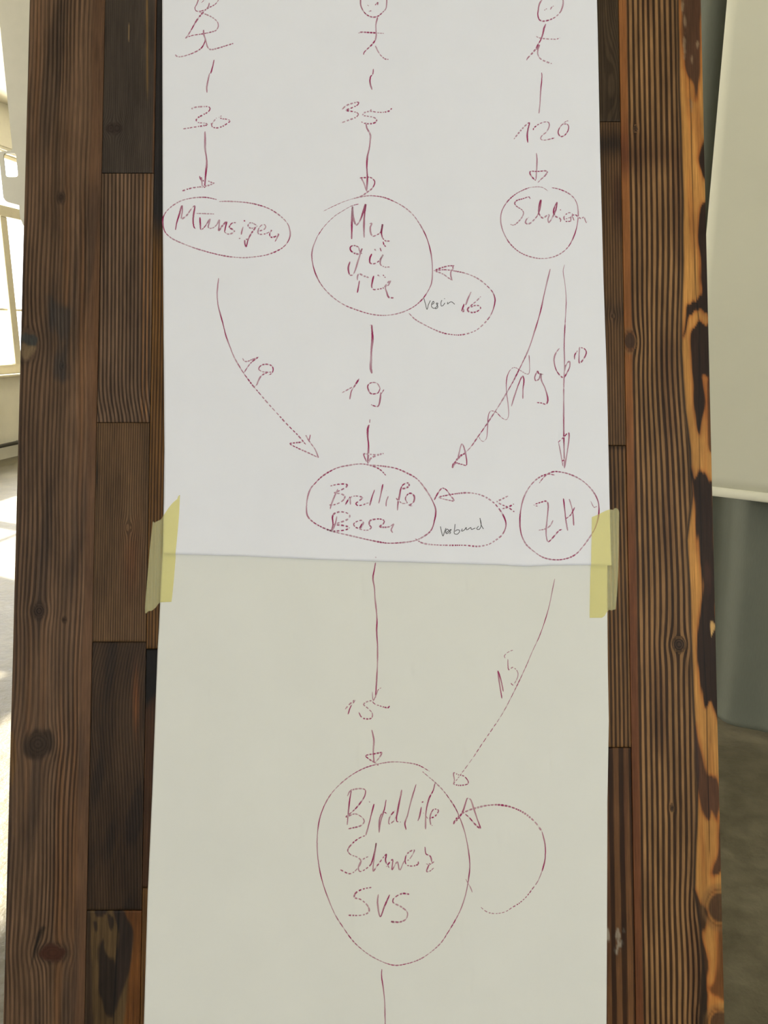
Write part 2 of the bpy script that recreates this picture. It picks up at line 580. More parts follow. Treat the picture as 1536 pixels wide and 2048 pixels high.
def right_big(X, Y):
    K = [bp(1260, 682) + (13, 1.6), bp(1358, 1289) + (13, 1.15), bp(1344, 1616) + (4, 1.6), bp(1271, 257) + (4, 1.6),
         bp(1440, 1815) + (27, 1.25), bp(1441, 2046) + (24, 1.1)]
    xe, km, rad = knots_defl(X, Y, K)
    bow = 10 * np.exp(-((Y - YS(720)) / 160) ** 2) - 4 * np.exp(-((Y - YS(1180)) / 120) ** 2)
    xe = xe + bow * smooth(S3, S3 + 90, X) + 1.8 * wob(X, Y, 120, 260, 111)
    ring = (xe - S3 - 20) / 10.6 + 0.3 * wob(xe, 0 * Y, 16, 999, 78)
    t = base_tint(X, Y, srgb(138, 104, 67), 112, 0.10)
    strip = 1 - smooth(S3 + 15, S3 + 18, xe)
    t = lerp(t, strip, srgb(140, 90, 48))
    t = lerp(t, strip * 0.75 * smooth(YS(960), YS(1100), Y) , srgb(92, 54, 35))
    t = lerp(t, strip * 0.6 * np.exp(-((Y - YS(300)) / 60) ** 2), srgb(90, 40, 26))
    t = lerp(t, 0.5 * smooth(0.3, 1.3, wob(X, Y, 30, 120, 113)), srgb(92, 62, 42))
    # sapwood band beyond the wide black groove
    gl = [(1357, 0), (1360, 200), (1366, 400), (1367, 520), (1362, 700), (1370, 820), (1381, 900), (1386, 990),
          (1375, 1080), (1380, 1180), (1385, 1326), (1391, 1440), (1398, 1542), (1391, 1685), (1389, 1780), (1401, 1850), (1412, 1970), (1414, 2048)]
    gb = np.array([bp(*q) for q in gl])
    gb = np.concatenate([[[gb[0, 0] - 2, TOP_BY]], gb, [[gb[-1, 0] + 3, BOT_BY]]])
    gxl = np.interp(Y, gb[:, 1], gb[:, 0]) + 0.8 * wob(X, Y, 999, 30, 114)
    sap = smooth(-1.0, 2.0, X - gxl)
    t = lerp(t, sap, srgb(186, 134, 70))
    t = lerp(t, sap * 0.55 * smooth(0.0, 1.3, wob(X, Y, 9, 80, 115)), srgb(176, 108, 50))
    groove = 0.96 * (1 - strip * 0.9) * (1 - sap * 0.93) * (1 - 0.3 * km)
    wide = np.exp(-((X - gxl + 1.0) / 3.0) ** 2)
    t = lerp(t, 0.92 * wide, srgb(30, 25, 22))
    groove = groove * (1 - wide)
    # charred patches
    def ch(ox, oy, sc, pts, soft=1.8, amt=0.95, c=BLACK):
        nonlocal t, groove
        sd = inside_poly(X, Y, tpoly(ox, oy, sc, pts), soft, True)
        if c is not CHIP and soft < 4:   # scorched rim round the char
            t = lerp(t, 0.55 * sap * np.exp(-(np.clip(-sd, 0, 99) / 5.0) ** 2), srgb(150, 78, 30))
        m = amt * smooth(-soft, soft, sd + 1.2 * wob(X, Y, 2.5, 22, len(pts) + 40))
        t = lerp(t, m, c)
        groove = groove * (1 - 0.85 * m)
    ch(1170, 0, 4.096, [(800, -400), (945, -400), (950, 120), (945, 400), (945, 560), (925, 700), (905, 820), (890, 700), (850, 620), (815, 540), (800, 300), (785, 100)], 2.5, 0.9, srgb(62, 44, 34))
    for sx_, sy_, rr in ((820, 180, 30), (815, 380, 42), (800, 60, 22), (880, 470, 20), (870, 860, 34), (920, 360, 18)):
        q = bp(1170 + sx_ / 4.096, sy_ / 4.096)
        fl = 1 - smooth(0.3, 1.0, np.hypot((X - q[0]) / 4.0, (Y - q[1]) / (rr / 1.6)) + 0.35 * wob(X, Y, 2.2, 4, sx_))
        t = lerp(t, 0.6 * fl, srgb(150, 128, 100))
    ch(1170, 0, 4.096, [(975, 1150), (950, 1220), (930, 1310), (950, 1380), (975, 1440), (995, 1440), (995, 1150)], 1.8)
    ch(1170, 480, 4.096, [(950, -260), (935, -60), (950, 120), (945, 300), (955, 420), (930, 478), (870, 510), (838, 560), (830, 640), (800, 800), (825, 720), (860, 620), (920, 570), (960, 580), (1000, 610), (1025, 600), (1025, -260)], 1.8)
    ch(1170, 480, 4.096, [(868, 770), (905, 720), (935, 680), (985, 705), (1010, 690), (1030, 800), (1030, 1180), (1000, 1130), (975, 1110), (960, 1140), (985, 1330), (960, 1480), (935, 1600), (905, 1450), (885, 1250), (875, 1000)], 1.6)
    ch(1170, 480, 4.096, [(1005, 1180), (1030, 1180), (1040, 1700), (1015, 1690), (1010, 1400)], 1.2, 0.7)
    ch(1170, 960, 4.096, [(865, -120), (900, -10), (960, -70), (1020, 10), (1045, 60), (1055, 500), (1072, 1000), (1100, 1900), (1075, 1920), (1030, 1830), (985, 1850), (950, 1700), (925, 1500), (918, 1250), (935, 1080), (965, 920), (962, 800), (930, 600), (912, 350), (895, 150), (880, 0)], 2.2)
    ch(1170, 960, 4.096, [(985, 700), (1010, 660), (1030, 760), (1030, 900), (1000, 960), (980, 850)], 5, 0.45, srgb(74, 46, 36))
    ch(1170, 960, 4.096, [(1022, 1165), (1058, 1165), (1072, 1210), (1058, 1250), (1030, 1292)], 1.0, 1.0, CHIP)
    ch(1170, 1400, 3.161, [(690, 150), (720, 260), (770, 480), (800, 480), (830, 500), (850, 640), (835, 760), (800, 700), (780, 760), (745, 700), (715, 560), (690, 420)], 2.2, 0.85, srgb(56, 40, 34))
    ch(1170, 1400, 3.161, [(848, 740), (862, 900), (866, 1060), (830, 1110), (800, 1080), (838, 960), (840, 850)], 2.0, 0.85, srgb(52, 38, 32))
    ch(1170, 1400, 3.161, [(690, 1200), (730, 1300), (770, 1330), (770, 1420), (740, 1500), (780, 1650), (760, 1820), (770, 1900), (740, 2100), (715, 2100), (730, 1800), (745, 1600), (720, 1420)], 2.2, 0.9, srgb(46, 36, 26))
    ch(1170, 1400, 3.161, [(840, 1470), (880, 1470), (890, 1850), (850, 1880), (780, 1830), (830, 1780), (850, 1650)], 3.5, 0.7, srgb(70, 48, 30))
    # drying crack
    cl = np.array([bp(*q) for q in [(1378, 140), (1382, 250), (1388, 480), (1392, 590), (1399, 650), (1398, 860), (1404, 1180), (1408, 1300), (1413, 1400), (1416, 1550), (1418, 1660), (1419, 1720)]])
    cx = np.interp(Y, cl[:, 1], cl[:, 0])
    crack = np.exp(-((X - cx) / 0.9) ** 2) * smooth(cl[0, 1], cl[0, 1] + 30, Y) * (1 - smooth(cl[-1, 1] - 20, cl[-1, 1], Y))
    t = lerp(t, 0.9 * crack, BLACK * 0.5)
    # knots
    t = lerp(t, 0.9 * km, srgb(58, 43, 33))
    halo = np.exp(-((rad - 1.22) / 0.16) ** 2)
    t = lerp(t, 0.55 * halo, srgb(128, 96, 60))
    t = lerp(t, 0.55 * np.exp(-((rad - 1.02) / 0.09) ** 2), srgb(34, 26, 22))
    ring = np.where(rad < 1.0, rad * 3.0, ring)
    # dark worn band across the upper rings
    t = lerp(t, 0.5 * np.exp(-((Y - YS(310)) / 34) ** 2) * (1 - sap), srgb(74, 46, 32))
    return ring, t, groove


plank(XL, S1, TOP_BY, BOT_BY, left_big, edge_l=True)
mid_y = [TOP_BY, YS(346), YS(845), YS(1284), YS(1821), BOT_BY]
for i in range(5):
    plank(S1, S2, mid_y[i], mid_y[i + 1], mid_left(i), raise_mm=(0.1, -0.2, 0.2, -0.1, 0.1)[i])
st_y = [TOP_BY, YS(1298), YS(1776), BOT_BY]
for i in range(3):
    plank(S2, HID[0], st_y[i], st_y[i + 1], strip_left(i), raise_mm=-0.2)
hx = HID + [S3 - 78]
for i in range(len(hx) - 1):
    plank(hx[i], hx[i + 1], TOP_BY, BOT_BY, hidden(200 + 3 * i), dx=8, dy=40, raise_mm=-0.3)
rc_y = [TOP_BY, YS(243), YS(891), YS(1495), BOT_BY]
for i in range(4):
    plank(S3 - 78, S3, rc_y[i], rc_y[i + 1], right_col(i), raise_mm=(-0.2, 0.0, 0.2, -0.1)[i])
plank(S3, XR, TOP_BY, BOT_BY, right_big, edge_r=True)

# two timber props behind hold the leaning board up
PROP = plain('prop_timber', (0.11, 0.07, 0.04), 0.7, 0.3, 4, 0.3, 30, 0.002, (40, 40, 3))
INV = BOARD_M.inverted()
for px_ in (-0.32, 0.30):
    top = BOARD_M @ Vector((px_, THICK + 0.012, 0.80))
    foot = Vector((px_, top.y + 0.42, 0.0))
    d = (top - foot).normalized()
    sx = Vector((1, 0, 0)) * 0.03
    sy = d.cross(Vector((1, 0, 0))).normalized() * 0.02
    vv = []
    for c, flat in ((foot, True), (top, False)):
        for a, b in ((-1, -1), (1, -1), (1, 1), (-1, 1)):
            q = c + sx * a + sy * b
            if flat: q = q - d * (q.z / d.z)
            vv.append(INV @ q)
    link('back_prop', mesh_from(vv, [(0, 3, 2, 1), (4, 5, 6, 7), (0, 1, 5, 4), (1, 2, 6, 5), (2, 3, 7, 6), (3, 0, 4, 7)], 'back_prop'), PROP, board)

# ------------------------------------------------------------------ paper sheets
def paper_material(name, col):
    m, nt, p = mat_new(name)
    n = noise(nt, 9.0, 4, 0.6)
    nt.links.new(ramp(nt, n, [(0.3, tuple(c * 0.975 for c in col)), (0.7, col)]), p.inputs['Base Color'])
    p.inputs['Roughness'].default_value = 0.7
    p.inputs['Specular IOR Level'].default_value = 0.25
    nt.links.new(bump(nt, noise(nt, 700, 3, 0.6), 0.10, 0.0004), p.inputs['Normal'])
    return m


PAPER_A_COL, PAPER_B_COL = (0.815, 0.815, 0.855), (0.752, 0.745, 0.69)
PAPER_A = paper_material('paper_cool_white', PAPER_A_COL)
PAPER_B = paper_material('paper_warm_white', PAPER_B_COL)

up_l = np.array([bp(*q) for q in [(324, -90), (326, 0), (327, 450), (330, 900), (327, 1108)]])
up_r = np.array([bp(*q) for q in [(1190, -90), (1194, 60), (1199, 300), (1206, 560), (1213, 760), (1216, 900), (1219, 1040), (1221.5, 1131)]])
up_bot = np.array([bp(*q) for q in [(327, 1108), (480, 1112), (640, 1119), (700, 1121), (900, 1127), (1000, 1130), (1050, 1132.5), (1100, 1130.5), (1180, 1130), (1221.5, 1131)]])
UP_TOP = bp(768, 1120)[1] - 0.99 / MPP
lo_l = np.array([bp(*q) for q in [(327.5, 1080), (325.5, 1110), (319, 1250), (316, 1300), (305, 1590), (296, 1790), (288.5, 2048)]])
lo_r = np.array([bp(*q) for q in [(1214, 1080), (1214, 1200), (1215, 1330), (1217, 1440), (1214, 1600), (1213, 1850), (1212, 2048)]])
LO_TOP = bp(768, 1092)[1]
LO_BOT = LO_TOP + 0.99 / MPP


def ext(arr, y):
    return np.interp(y, arr[:, 1], arr[:, 0])


LO_CREASE = [(726, 1170, 24, 1), (825, 1338, 12, 1), (841, 1330, 10, .7), (856, 1338, 9, .8), (716, 1508, 28, 1), (1003, 1312, 22, .7),
             (930, 1500, 16, .8), (1100, 1525, 15, 1), (603, 1660, 24, .7), (706, 1830, 60, .6), (924, 1860, 28, .5), (998, 1672, 16, .9),
             (1019, 1665, 8, .8), (1100, 1170, 14, .5), (932, 1165, 14, .6), (835, 1665, 10, .6), (945, 1965, 30, .5), (560, 1480, 30, .4), (420, 1390, 22, .4)]


def lo_h(bx, by):
    h = 0.0012 + 0.0009 * (1 + np.tanh(wob(bx, by, 120, 260, 301))) * smooth(LO_TOP, LO_TOP + 120, by)
    h = h + 0.0009 * np.exp(-((bx - bp(960, 1600)[0]) / 38) ** 2 - ((by - YS(1560)) / 240) ** 2)
    h = h + 0.0008 * np.exp(-((bx - bp(790, 1330)[0]) / 60) ** 2 - ((by - YS(1330)) / 120) ** 2)
    for i, (x, y, L, a) in enumerate(LO_CREASE):
        qx, qy = bp(x, y)
        dx = bx - qx - 1.3 * np.sin((by - qy) / 9.0 + i)
        env = np.exp(-((by - qy) / L) ** 2)
        h = h + a * env * 0.0008 * (smooth(-2.2, 2.2, dx) - smooth(2.0, 30, dx))
    return h


def up_h(bx, by):
    h = 0.0022 + 0.0012 * (1 + np.tanh(0.8 * wob(bx, by, 190, 330, 302)))
    # lower edge lifts a little from the sheet below, most where it bulges
    yb = np.interp(bx, up_bot[:, 0], up_bot[:, 1])
    h = h + (0.0012 + 0.0016 * np.exp(-((bx - bp(1050, 1130)[0]) / 45) ** 2)) * np.exp(-((yb - by) / 22.0) ** 2)
    h = h + 0.0007 * np.exp(-((bx - bp(1110, 985)[0]) / 45) ** 2 - ((by - YS(985)) / 30) ** 2)
    h = h - 0.0006 * smooth(-3, 3, (bx - bp(1150, 985)[0]) + 0.9 * (by - YS(985))) * np.exp(-((bx - bp(1150, 985)[0]) ** 2 + (by - YS(985)) ** 2) / 45 ** 2)
    return h


def sheet(name, L, Rr, top, bot_fn, hfun, mat, nx, ny, label):
    us = np.linspace(0, 1, nx + 1)
    vs_ = np.linspace(0, 1, ny + 1)
    U, Vv = np.meshgrid(us, vs_)
    ymax = bot_fn(np.array([L[-1, 0], Rr[-1, 0]]))
    Y = top + Vv * (bot_fn(L[-1, 0] + U * (Rr[-1, 0] - L[-1, 0])) - top)
    X = ext(L, Y) + U * (ext(Rr, Y) - ext(L, Y))
    V = local(X, Y, hfun(X, Y)).reshape(-1, 3)
    idx = np.arange((nx + 1) * (ny + 1)).reshape(ny + 1, nx + 1)
    q = np.stack([idx[:-1, :-1], idx[1:, :-1], idx[1:, 1:], idx[:-1, 1:]], -1).reshape(-1, 4)
    me = mesh_from(V, q.tolist(), name, True)
    o = link(name, me, mat)
    o.matrix_world = BOARD_M
    s = o.modifiers.new('thickness', 'SOLIDIFY')
    s.thickness = 0.00018
    s.offset = -1
    tag(o, label, 'paper sheet')
    return o


paper_low = sheet('paper_sheet', lo_l, lo_r, LO_TOP, lambda x: LO_BOT + 0 * x, lo_h, PAPER_B, 300, 230,
                  'warm white lower sheet with one big oval, tucked under the sheet above it')
paper_up = sheet('paper_sheet', up_l, up_r, UP_TOP, lambda x: np.interp(x, up_bot[:, 0], up_bot[:, 1]), up_h, PAPER_A, 220, 240,
                 'cool white upper sheet with three stick figures and several circled names')

# ------------------------------------------------------------------ crayon strokes
def ink_material(name, col, dark, under):
    """crayon that skips over the tooth of the paper: the stroke shows the sheet's own colour where it skipped"""
    m, nt, p = mat_new(name)
    a = N(nt, 'ShaderNodeAttribute', attribute_name='ink')
    n = noise(nt, 1500, 3, 0.7)
    c = ramp(nt, n, [(0.3, dark), (0.7, col)])
    nt.links.new(mixc(nt, a.outputs['Fac'], (*under, 1), c), p.inputs['Base Color'])
    p.inputs['Roughness'].default_value = 0.7
    p.inputs['Specular IOR Level'].default_value = 0.25
    return m


INK_A = ink_material('magenta_crayon_upper', (0.37, 0.025, 0.12), (0.25, 0.018, 0.08), PAPER_A_COL)
INK_B = ink_material('magenta_crayon_lower', (0.37, 0.025, 0.12), (0.25, 0.018, 0.08), PAPER_B_COL)
PEN = ink_material('black_pen', (0.03, 0.03, 0.03), (0.02, 0.02, 0.02), PAPER_A_COL)

REG = dict(A=(320, 0, 5.12), B=(320, 300, 5.12), C=(600, 0, 5.12), D=(600, 300, 5.12), E=(960, 0, 6.144), F=(960, 280, 6.144),
           G=(780, 500, 6.4), H=(400, 540, 5.1214), I=(640, 640, 6.4), J=(880, 520, 4.6545), K=(590, 900, 5.12), L=(820, 930, 3.84),
           M=(640, 1100, 4.454), N=(860, 1140, 4.453), O=(600, 1500, 4.2667), P=(880, 1560, 6.4), Q=(660, 1880, 7.68))


def catmull(p, step=1.0):
    p = np.array(p, float)
    if len(p) == 2:
        n = max(2, int(np.hypot(*(p[1] - p[0])) / step) + 1)
        t = np.linspace(0, 1, n)[:, None]
        return p[0] + (p[1] - p[0]) * t
    ext_ = np.concatenate([[2 * p[0] - p[1]], p, [2 * p[-1] - p[-2]]])
    out = []
    for i in range(len(p) - 1):
        a, b, c, d = ext_[i:i + 4]
        n = max(2, int(np.hypot(*(c - b)) / step) + 1)
        # centripetal-like tension keeps sharp corners from overshooting
        la, lb, lc = np.hypot(*(b - a)), np.hypot(*(c - b)), np.hypot(*(d - c))
        m1 = (c - a) / (la + lb + 1e-9) * lb
        m2 = (d - b) / (lb + lc + 1e-9) * lb
        t = np.linspace(0, 1, n, endpoint=False)[:, None]
        out.append((2 * t**3 - 3 * t**2 + 1) * b + (t**3 - 2 * t**2 + t) * m1 + (-2 * t**3 + 3 * t**2) * c + (t**3 - t**2) * m2)
    return np.concatenate(out + [p[-1:]])


_gr = np.random.default_rng(5)
_bars = np.cumsum(_gr.uniform(3.6, 9.0, 400)) + 200   # ridges of the wood felt through the paper


def drawing(name, strokes, paper, mat=None, label=None):
    mat = mat or (INK_A if paper is paper_up else INK_B)
    hf = up_h if paper is paper_up else lo_h
    verts, faces, ink = [], [], []
    for k, (reg, w, pts) in enumerate(strokes):
        ox, oy, sc = REG[reg]
        P = np.array(pts, float) / sc + (ox, oy)
        P = catmull(P, 0.9)
        bx, by = to_board(P[:, 0], P[:, 1])
        Q = np.stack([bx, by], -1)
        n = len(Q)
        if n < 2: continue
        T = np.gradient(Q, axis=0)
        ln = np.hypot(T[:, 0], T[:, 1]) + 1e-9
        T = T / ln[:, None]
        Nn = np.stack([-T[:, 1], T[:, 0]], -1)
        s = np.arange(n)
        ph = (k * 1.7 + len(name))
        if mat is PEN:
            ww = np.full(n, w)
            a = np.full(n, 0.9)
        else:
            j = np.searchsorted(_bars, bx)
            fr = (bx - _bars[j - 1]) / (_bars[j] - _bars[j - 1])
            hor = np.abs(T[:, 0])
            gapm = smooth(0.52, 0.66, fr) * (1 - smooth(0.94, 1.0, fr)) * smooth(0.3, 0.7, hor)
            strong = 0.55 + 0.45 * np.sin(bx / 47.0 + by / 61.0 + 1.3)
            a = 0.96 + 0.08 * np.sin(s / 6.0 + ph) - gapm * (0.4 + 0.6 * strong) * (0.55 if name == 'drawn_ring' else 1.0)
            a = a * (0.84 + 0.16 * np.sin(s / 23.0 + ph * 2))
            ww = w * (0.92 + 0.16 * np.sin(s / 9.0 + ph)) * (1 - 0.25 * gapm)
            tip = np.minimum(1, np.minimum(s + 1.5, n - s + 0.5) / min(6.0, n * 0.3 + 1))
            ww = ww * (0.45 + 0.55 * tip)
        rough_ = _gr.normal(0, 0.10, n)
        Lp = Q + Nn * (ww / 2 + rough_)[:, None]
        Rp = Q - Nn * (ww / 2 - rough_)[:, None]
        b0 = len(verts)
        off = 0.00016 + 0.00001 * (k % 6)
        for q in range(n):
            for pt in (Lp[q], Rp[q]):
                verts.append(local(pt[0], pt[1], float(hf(np.array(pt[0]), np.array(pt[1]))) + off))
                ink.append(min(1.0, max(0.06, a[q])))
        for q in range(n - 1):
            i0 = b0 + 2 * q
            faces.append((i0, i0 + 2, i0 + 3, i0 + 1))
    me = mesh_from(verts, faces, name)
    at = me.attributes.new('ink', 'FLOAT', 'POINT')
    at.data.foreach_set('value', np.array(ink, np.float32))
    o = link(name, me, mat, paper)
    if label: o['label'] = label
    return o


U, W = paper_up, paper_low
drawing('stick_figure', [
    ('A', 2.2, [(425, -60), (385, 60), (365, 100), (378, 132), (440, 130), (515, 95), (580, 55), (635, -40)]),
    ('A', 1.5, [(500, 0), (455, 25), (430, 50)]),
    ('A', 3.2, [(512, 50), (500, 90), (440, 155), (385, 225), (330, 320), (285, 395), (268, 412)]),
    ('A', 2.6, [(385, 135), (460, 160), (545, 200), (590, 240), (603, 275), (595, 310), (570, 335), (500, 355)]),
    ('A', 2.4, [(500, 355), (430, 368), (350, 380), (285, 400)]),
    ('A', 3.0, [(452, 325), (455, 365), (475, 430), (490, 490), (510, 520), (545, 525), (620, 505), (700, 480), (755, 462)]),
    ('A', 2.8, [(448, 370), (468, 415), (465, 450), (430, 510), (370, 550), (290, 582), (215, 600), (180, 595), (165, 578)]),
], U)
drawing('drawn_line', [('A', 3.0, [(560, 630), (545, 700), (525, 770)]), ('A', 3.0, [(515, 765), (498, 840), (485, 915), (488, 965)])], U)
drawing('handwritten_number', [
    ('A', 3.0, [(345, 1135), (332, 1128), (365, 1115), (440, 1108), (505, 1110), (518, 1130), (500, 1160), (440, 1195), (390, 1225), (378, 1250), (400, 1270), (450, 1275), (490, 1285), (485, 1298)]),
    ('A', 3.0, [(485, 1298), (400, 1310), (310, 1325), (243, 1335)]),
    ('A', 2.8, [(585, 1222), (550, 1265), (535, 1300), (555, 1320), (605, 1322), (660, 1300), (710, 1265), (735, 1250)]),
    ('A', 2.2, [(530, 1275), (535, 1300)]),
    ('A', 2.4, [(640, 1200), (612, 1215), (640, 1230), (700, 1237), (722, 1250)])], U)
drawing('drawn_arrow', [
    ('A', 3.8, [(467, 1360), (468, 1450), (468, 1536), (480, 1616), (485, 1686), (475, 1786), (462, 1936)]),
    ('B', 3.0, [(410, 280), (430, 320), (470, 330)]), ('B', 3.0, [(430, 290), (440, 400)]),
    ('B', 3.0, [(500, 330), (545, 348), (565, 350)]),
    ('B', 3.2, [(565, 350), (500, 375), (430, 388), (330, 402), (235, 432)])], U)
drawing('drawn_ring', [('B', 2.6, [(585, 518), (500, 500), (430, 496), (330, 505), (230, 530), (140, 580), (75, 640), (42, 700), (38, 770), (60, 850), (120, 910), (220, 960), (350, 1010), (500, 1055), (650, 1090), (780, 1107), (880, 1110), (980, 1100), (1080, 1085), (1180, 1050), (1260, 1005), (1310, 950), (1335, 880), (1325, 800), (1300, 750), (1230, 680), (1140, 620), (1040, 580), (920, 552), (800, 540), (700, 536), (610, 538)])], U)
drawing('handwritten_word', [
    ('B', 3.2, [(165, 830), (180, 750), (205, 670), (232, 580), (235, 640), (228, 715), (280, 680), (330, 610), (362, 585), (352, 660), (345, 740), (355, 800), (370, 818)]),
    ('B', 2.4, [(368, 660), (450, 662), (560, 665)]),
    ('B', 3.0, [(415, 700), (418, 770), (425, 825), (460, 800), (500, 740), (515, 718), (505, 770), (500, 800), (520, 812), (560, 800), (590, 770)]),
    ('B', 3.4, [(590, 770), (612, 728), (610, 780), (606, 835), (640, 790), (685, 745), (675, 800), (665, 850)]),
    ('B', 3.2, [(785, 752), (740, 760), (715, 800), (750, 825), (765, 840), (740, 862), (700, 870), (665, 848)]),
    ('B', 2.8, [(855, 795), (845, 830), (835, 875)]), ('B', 2.6, [(864, 728), (874, 740)]), ('B', 2.6, [(806, 918), (826, 912)]),
    ('B', 2.8, [(965, 760), (925, 755), (905, 785), (935, 810), (985, 800), (995, 785), (950, 755)]),
    ('B', 3.0, [(985, 800), (940, 860), (905, 930), (885, 1000), (872, 960), (875, 930), (905, 920)]),
    ('B', 2.6, [(1010, 840), (1070, 820), (1085, 790), (1065, 770), (1030, 790), (1005, 840), (1015, 868), (1060, 870), (1110, 855)]),
    ('B', 2.8, [(1110, 855), (1145, 830), (1125, 870), (1140, 900), (1180, 895), (1215, 870), (1200, 910), (1180, 945)])], U)
drawing('drawn_arrow', [
    ('H', 2.6, [(195, 90), (185, 180), (180, 260), (190, 370), (210, 450), (240, 560), (270, 680), (310, 790), (350, 890), (400, 980), (450, 1060), (500, 1130), (550, 1195), (610, 1265), (700, 1370), (800, 1480), (900, 1590), (1000, 1690), (1085, 1790)]),
    ('H', 2.8, [(1050, 1765), (990, 1772), (925, 1782), (1000, 1825), (1100, 1870), (1215, 1925)]),
    ('H', 2.8, [(1215, 1925), (1180, 1840), (1120, 1755), (1085, 1695)]), ('H', 2.6, [(1132, 1690), (1120, 1750)])], U)
drawing('handwritten_number', [
    ('H', 2.6, [(440, 908), (455, 935), (485, 942), (540, 920), (605, 895)]), ('H', 2.8, [(600, 897), (530, 950), (490, 1000), (455, 1055)]),
    ('H', 2.8, [(700, 1050), (640, 1045), (605, 1020), (625, 985), (680, 970), (735, 985), (752, 1020), (740, 1060), (700, 1083)]),
    ('H', 3.0, [(740, 1050), (690, 1055), (630, 1090), (600, 1140), (580, 1185), (550, 1200)])], U)
drawing('stick_figure', [
    ('C', 2.8, [(628, -60), (622, 0), (622, 60), (640, 110), (680, 160), (740, 188), (800, 178), (850, 135), (878, 105), (887, 50), (888, 0), (880, -60)]),
    ('C', 2.8, [(770, 65), (795, 40), (795, 65)]), ('C', 3.0, [(705, 130), (730, 123)]), ('C', 1.5, [(690, 65), (705, 75)]), ('C', 2.5, [(712, -4), (722, 6)]),
    ('C', 3.0, [(795, 190), (778, 260), (778, 320), (780, 380), (770, 430)]), ('C', 3.8, [(600, 352), (625, 342), (700, 345), (780, 350)]), ('C', 2.0, [(780, 350), (860, 355)]),
    ('C', 3.0, [(770, 425), (745, 460), (705, 500), (660, 545), (650, 572)]), ('C', 3.0, [(772, 482), (800, 540), (830, 582), (870, 615), (905, 622)])], U)
drawing('drawn_line', [('C', 3.0, [(752, 718), (745, 770), (722, 800), (718, 860), (738, 930)])], U)
drawing('handwritten_number', [
    ('C', 3.0, [(425, 1140), (470, 1095), (540, 1068), (600, 1058), (590, 1085), (530, 1115), (475, 1140), (530, 1150), (585, 1165), (598, 1180), (575, 1210), (500, 1240), (418, 1270)]),
    ('C', 3.0, [(940, 1120), (915, 1145), (860, 1160), (790, 1160), (720, 1150), (660, 1165), (645, 1190), (690, 1200), (760, 1215), (785, 1240), (770, 1265), (720, 1278), (660, 1272), (630, 1258)]),
    ('C', 2.4, [(730, 1130), (715, 1155)])], U)
drawing('drawn_arrow', [
    ('C', 3.4, [(675, 1265), (685, 1320), (720, 1390), (718, 1460), (708, 1536), (690, 1616), (685, 1716), (690, 1836), (682, 1966)]),
    ('D', 3.0, [(610, 295), (660, 292), (720, 290), (760, 320), (765, 350), (740, 400), (690, 440), (640, 475), (600, 490)]),
    ('D', 3.0, [(630, 300), (655, 350), (680, 430)])], U)
drawing('drawn_ring', [
    ('D', 1.3, [(240, 635), (330, 590), (430, 545), (530, 510)]),
    ('D', 2.4, [(530, 510), (640, 485), (730, 477), (850, 492), (950, 530), (1060, 590), (1150, 665), (1220, 760), (1280, 870), (1320, 980), (1345, 1100), (1355, 1240), (1345, 1370), (1310, 1450), (1255, 1530), (1180, 1600), (1080, 1655), (960, 1690), (840, 1700), (720, 1685), (600, 1650), (460, 1595), (340, 1515), (230, 1400), (160, 1270), (125, 1130), (130, 1020), (180, 890)]),
    ('D', 1.7, [(180, 890), (250, 790), (350, 690), (450, 625), (530, 580), (600, 562)])], U)
drawing('handwritten_word', [
    ('D', 3.8, [(530, 920), (532, 750), (538, 590), (545, 690), (575, 775), (610, 740), (645, 650), (672, 568), (660, 680), (655, 800), (657, 905)]),
    ('D', 3.2, [(708, 765), (735, 760), (720, 800), (725, 860), (745, 890), (785, 878), (825, 850), (845, 770), (835, 850), (845, 905), (875, 938), (920, 940)]),
    ('D', 2.4, [(850, 945), (862, 980), (880, 998)])], U)
drawing('handwritten_word', [
    ('D', 3.2, [(600, 1000), (550, 985), (518, 1000), (520, 1035), (560, 1065), (605, 1070), (635, 1020), (615, 1080), (590, 1160), (565, 1240), (540, 1285), (510, 1285), (495, 1215), (512, 1150)]),
    ('D', 2.6, [(600, 1000), (615, 1050), (635, 1070)]),
    ('D', 3.2, [(735, 1070), (715, 1120), (720, 1165), (760, 1172), (800, 1150), (835, 1110), (850, 1080), (825, 1130), (825, 1180), (865, 1205), (920, 1205)]),
    ('D', 2.6, [(763, 1022), (780, 1042)]), ('D', 3.0, [(820, 1010), (832, 1045)])], U)
drawing('handwritten_word', [
    ('D', 3.2, [(610, 1345), (600, 1400), (588, 1468)]), ('D', 3.2, [(588, 1340), (590, 1300), (605, 1275), (650, 1295), (710, 1315)]),
    ('D', 3.2, [(755, 1295), (740, 1360), (735, 1410), (755, 1435), (810, 1430), (860, 1415), (895, 1370), (925, 1345), (905, 1390), (875, 1410), (890, 1470), (910, 1515), (965, 1520)]),
    ('D', 3.0, [(795, 1285), (820, 1305)]), ('D', 3.0, [(850, 1285), (875, 1315)])], U)
drawing('stick_figure', [
    ('E', 3.0, [(790, -50), (765, 0), (725, 70), (710, 140), (705, 210), (725, 265), (770, 282), (850, 265), (920, 230), (980, 170), (1005, 110), (1015, 50), (1005, -30)]),
    ('E', 2.4, [(800, -10), (805, 18)]), ('E', 2.8, [(782, 148), (815, 128)]), ('E', 2.8, [(858, 140), (875, 110), (898, 95)]),
    ('E', 3.2, [(802, 315), (780, 370), (765, 440), (740, 510), (705, 570), (680, 620), (630, 680), (575, 740), (568, 760)]),
    ('E', 3.2, [(725, 570), (705, 630), (705, 690), (735, 740), (800, 775), (875, 802)]), ('E', 4.2, [(718, 570), (690, 630)]),
    ('E', 2.6, [(680, 465), (720, 485), (800, 497), (880, 502), (930, 502), (975, 485)])], U)
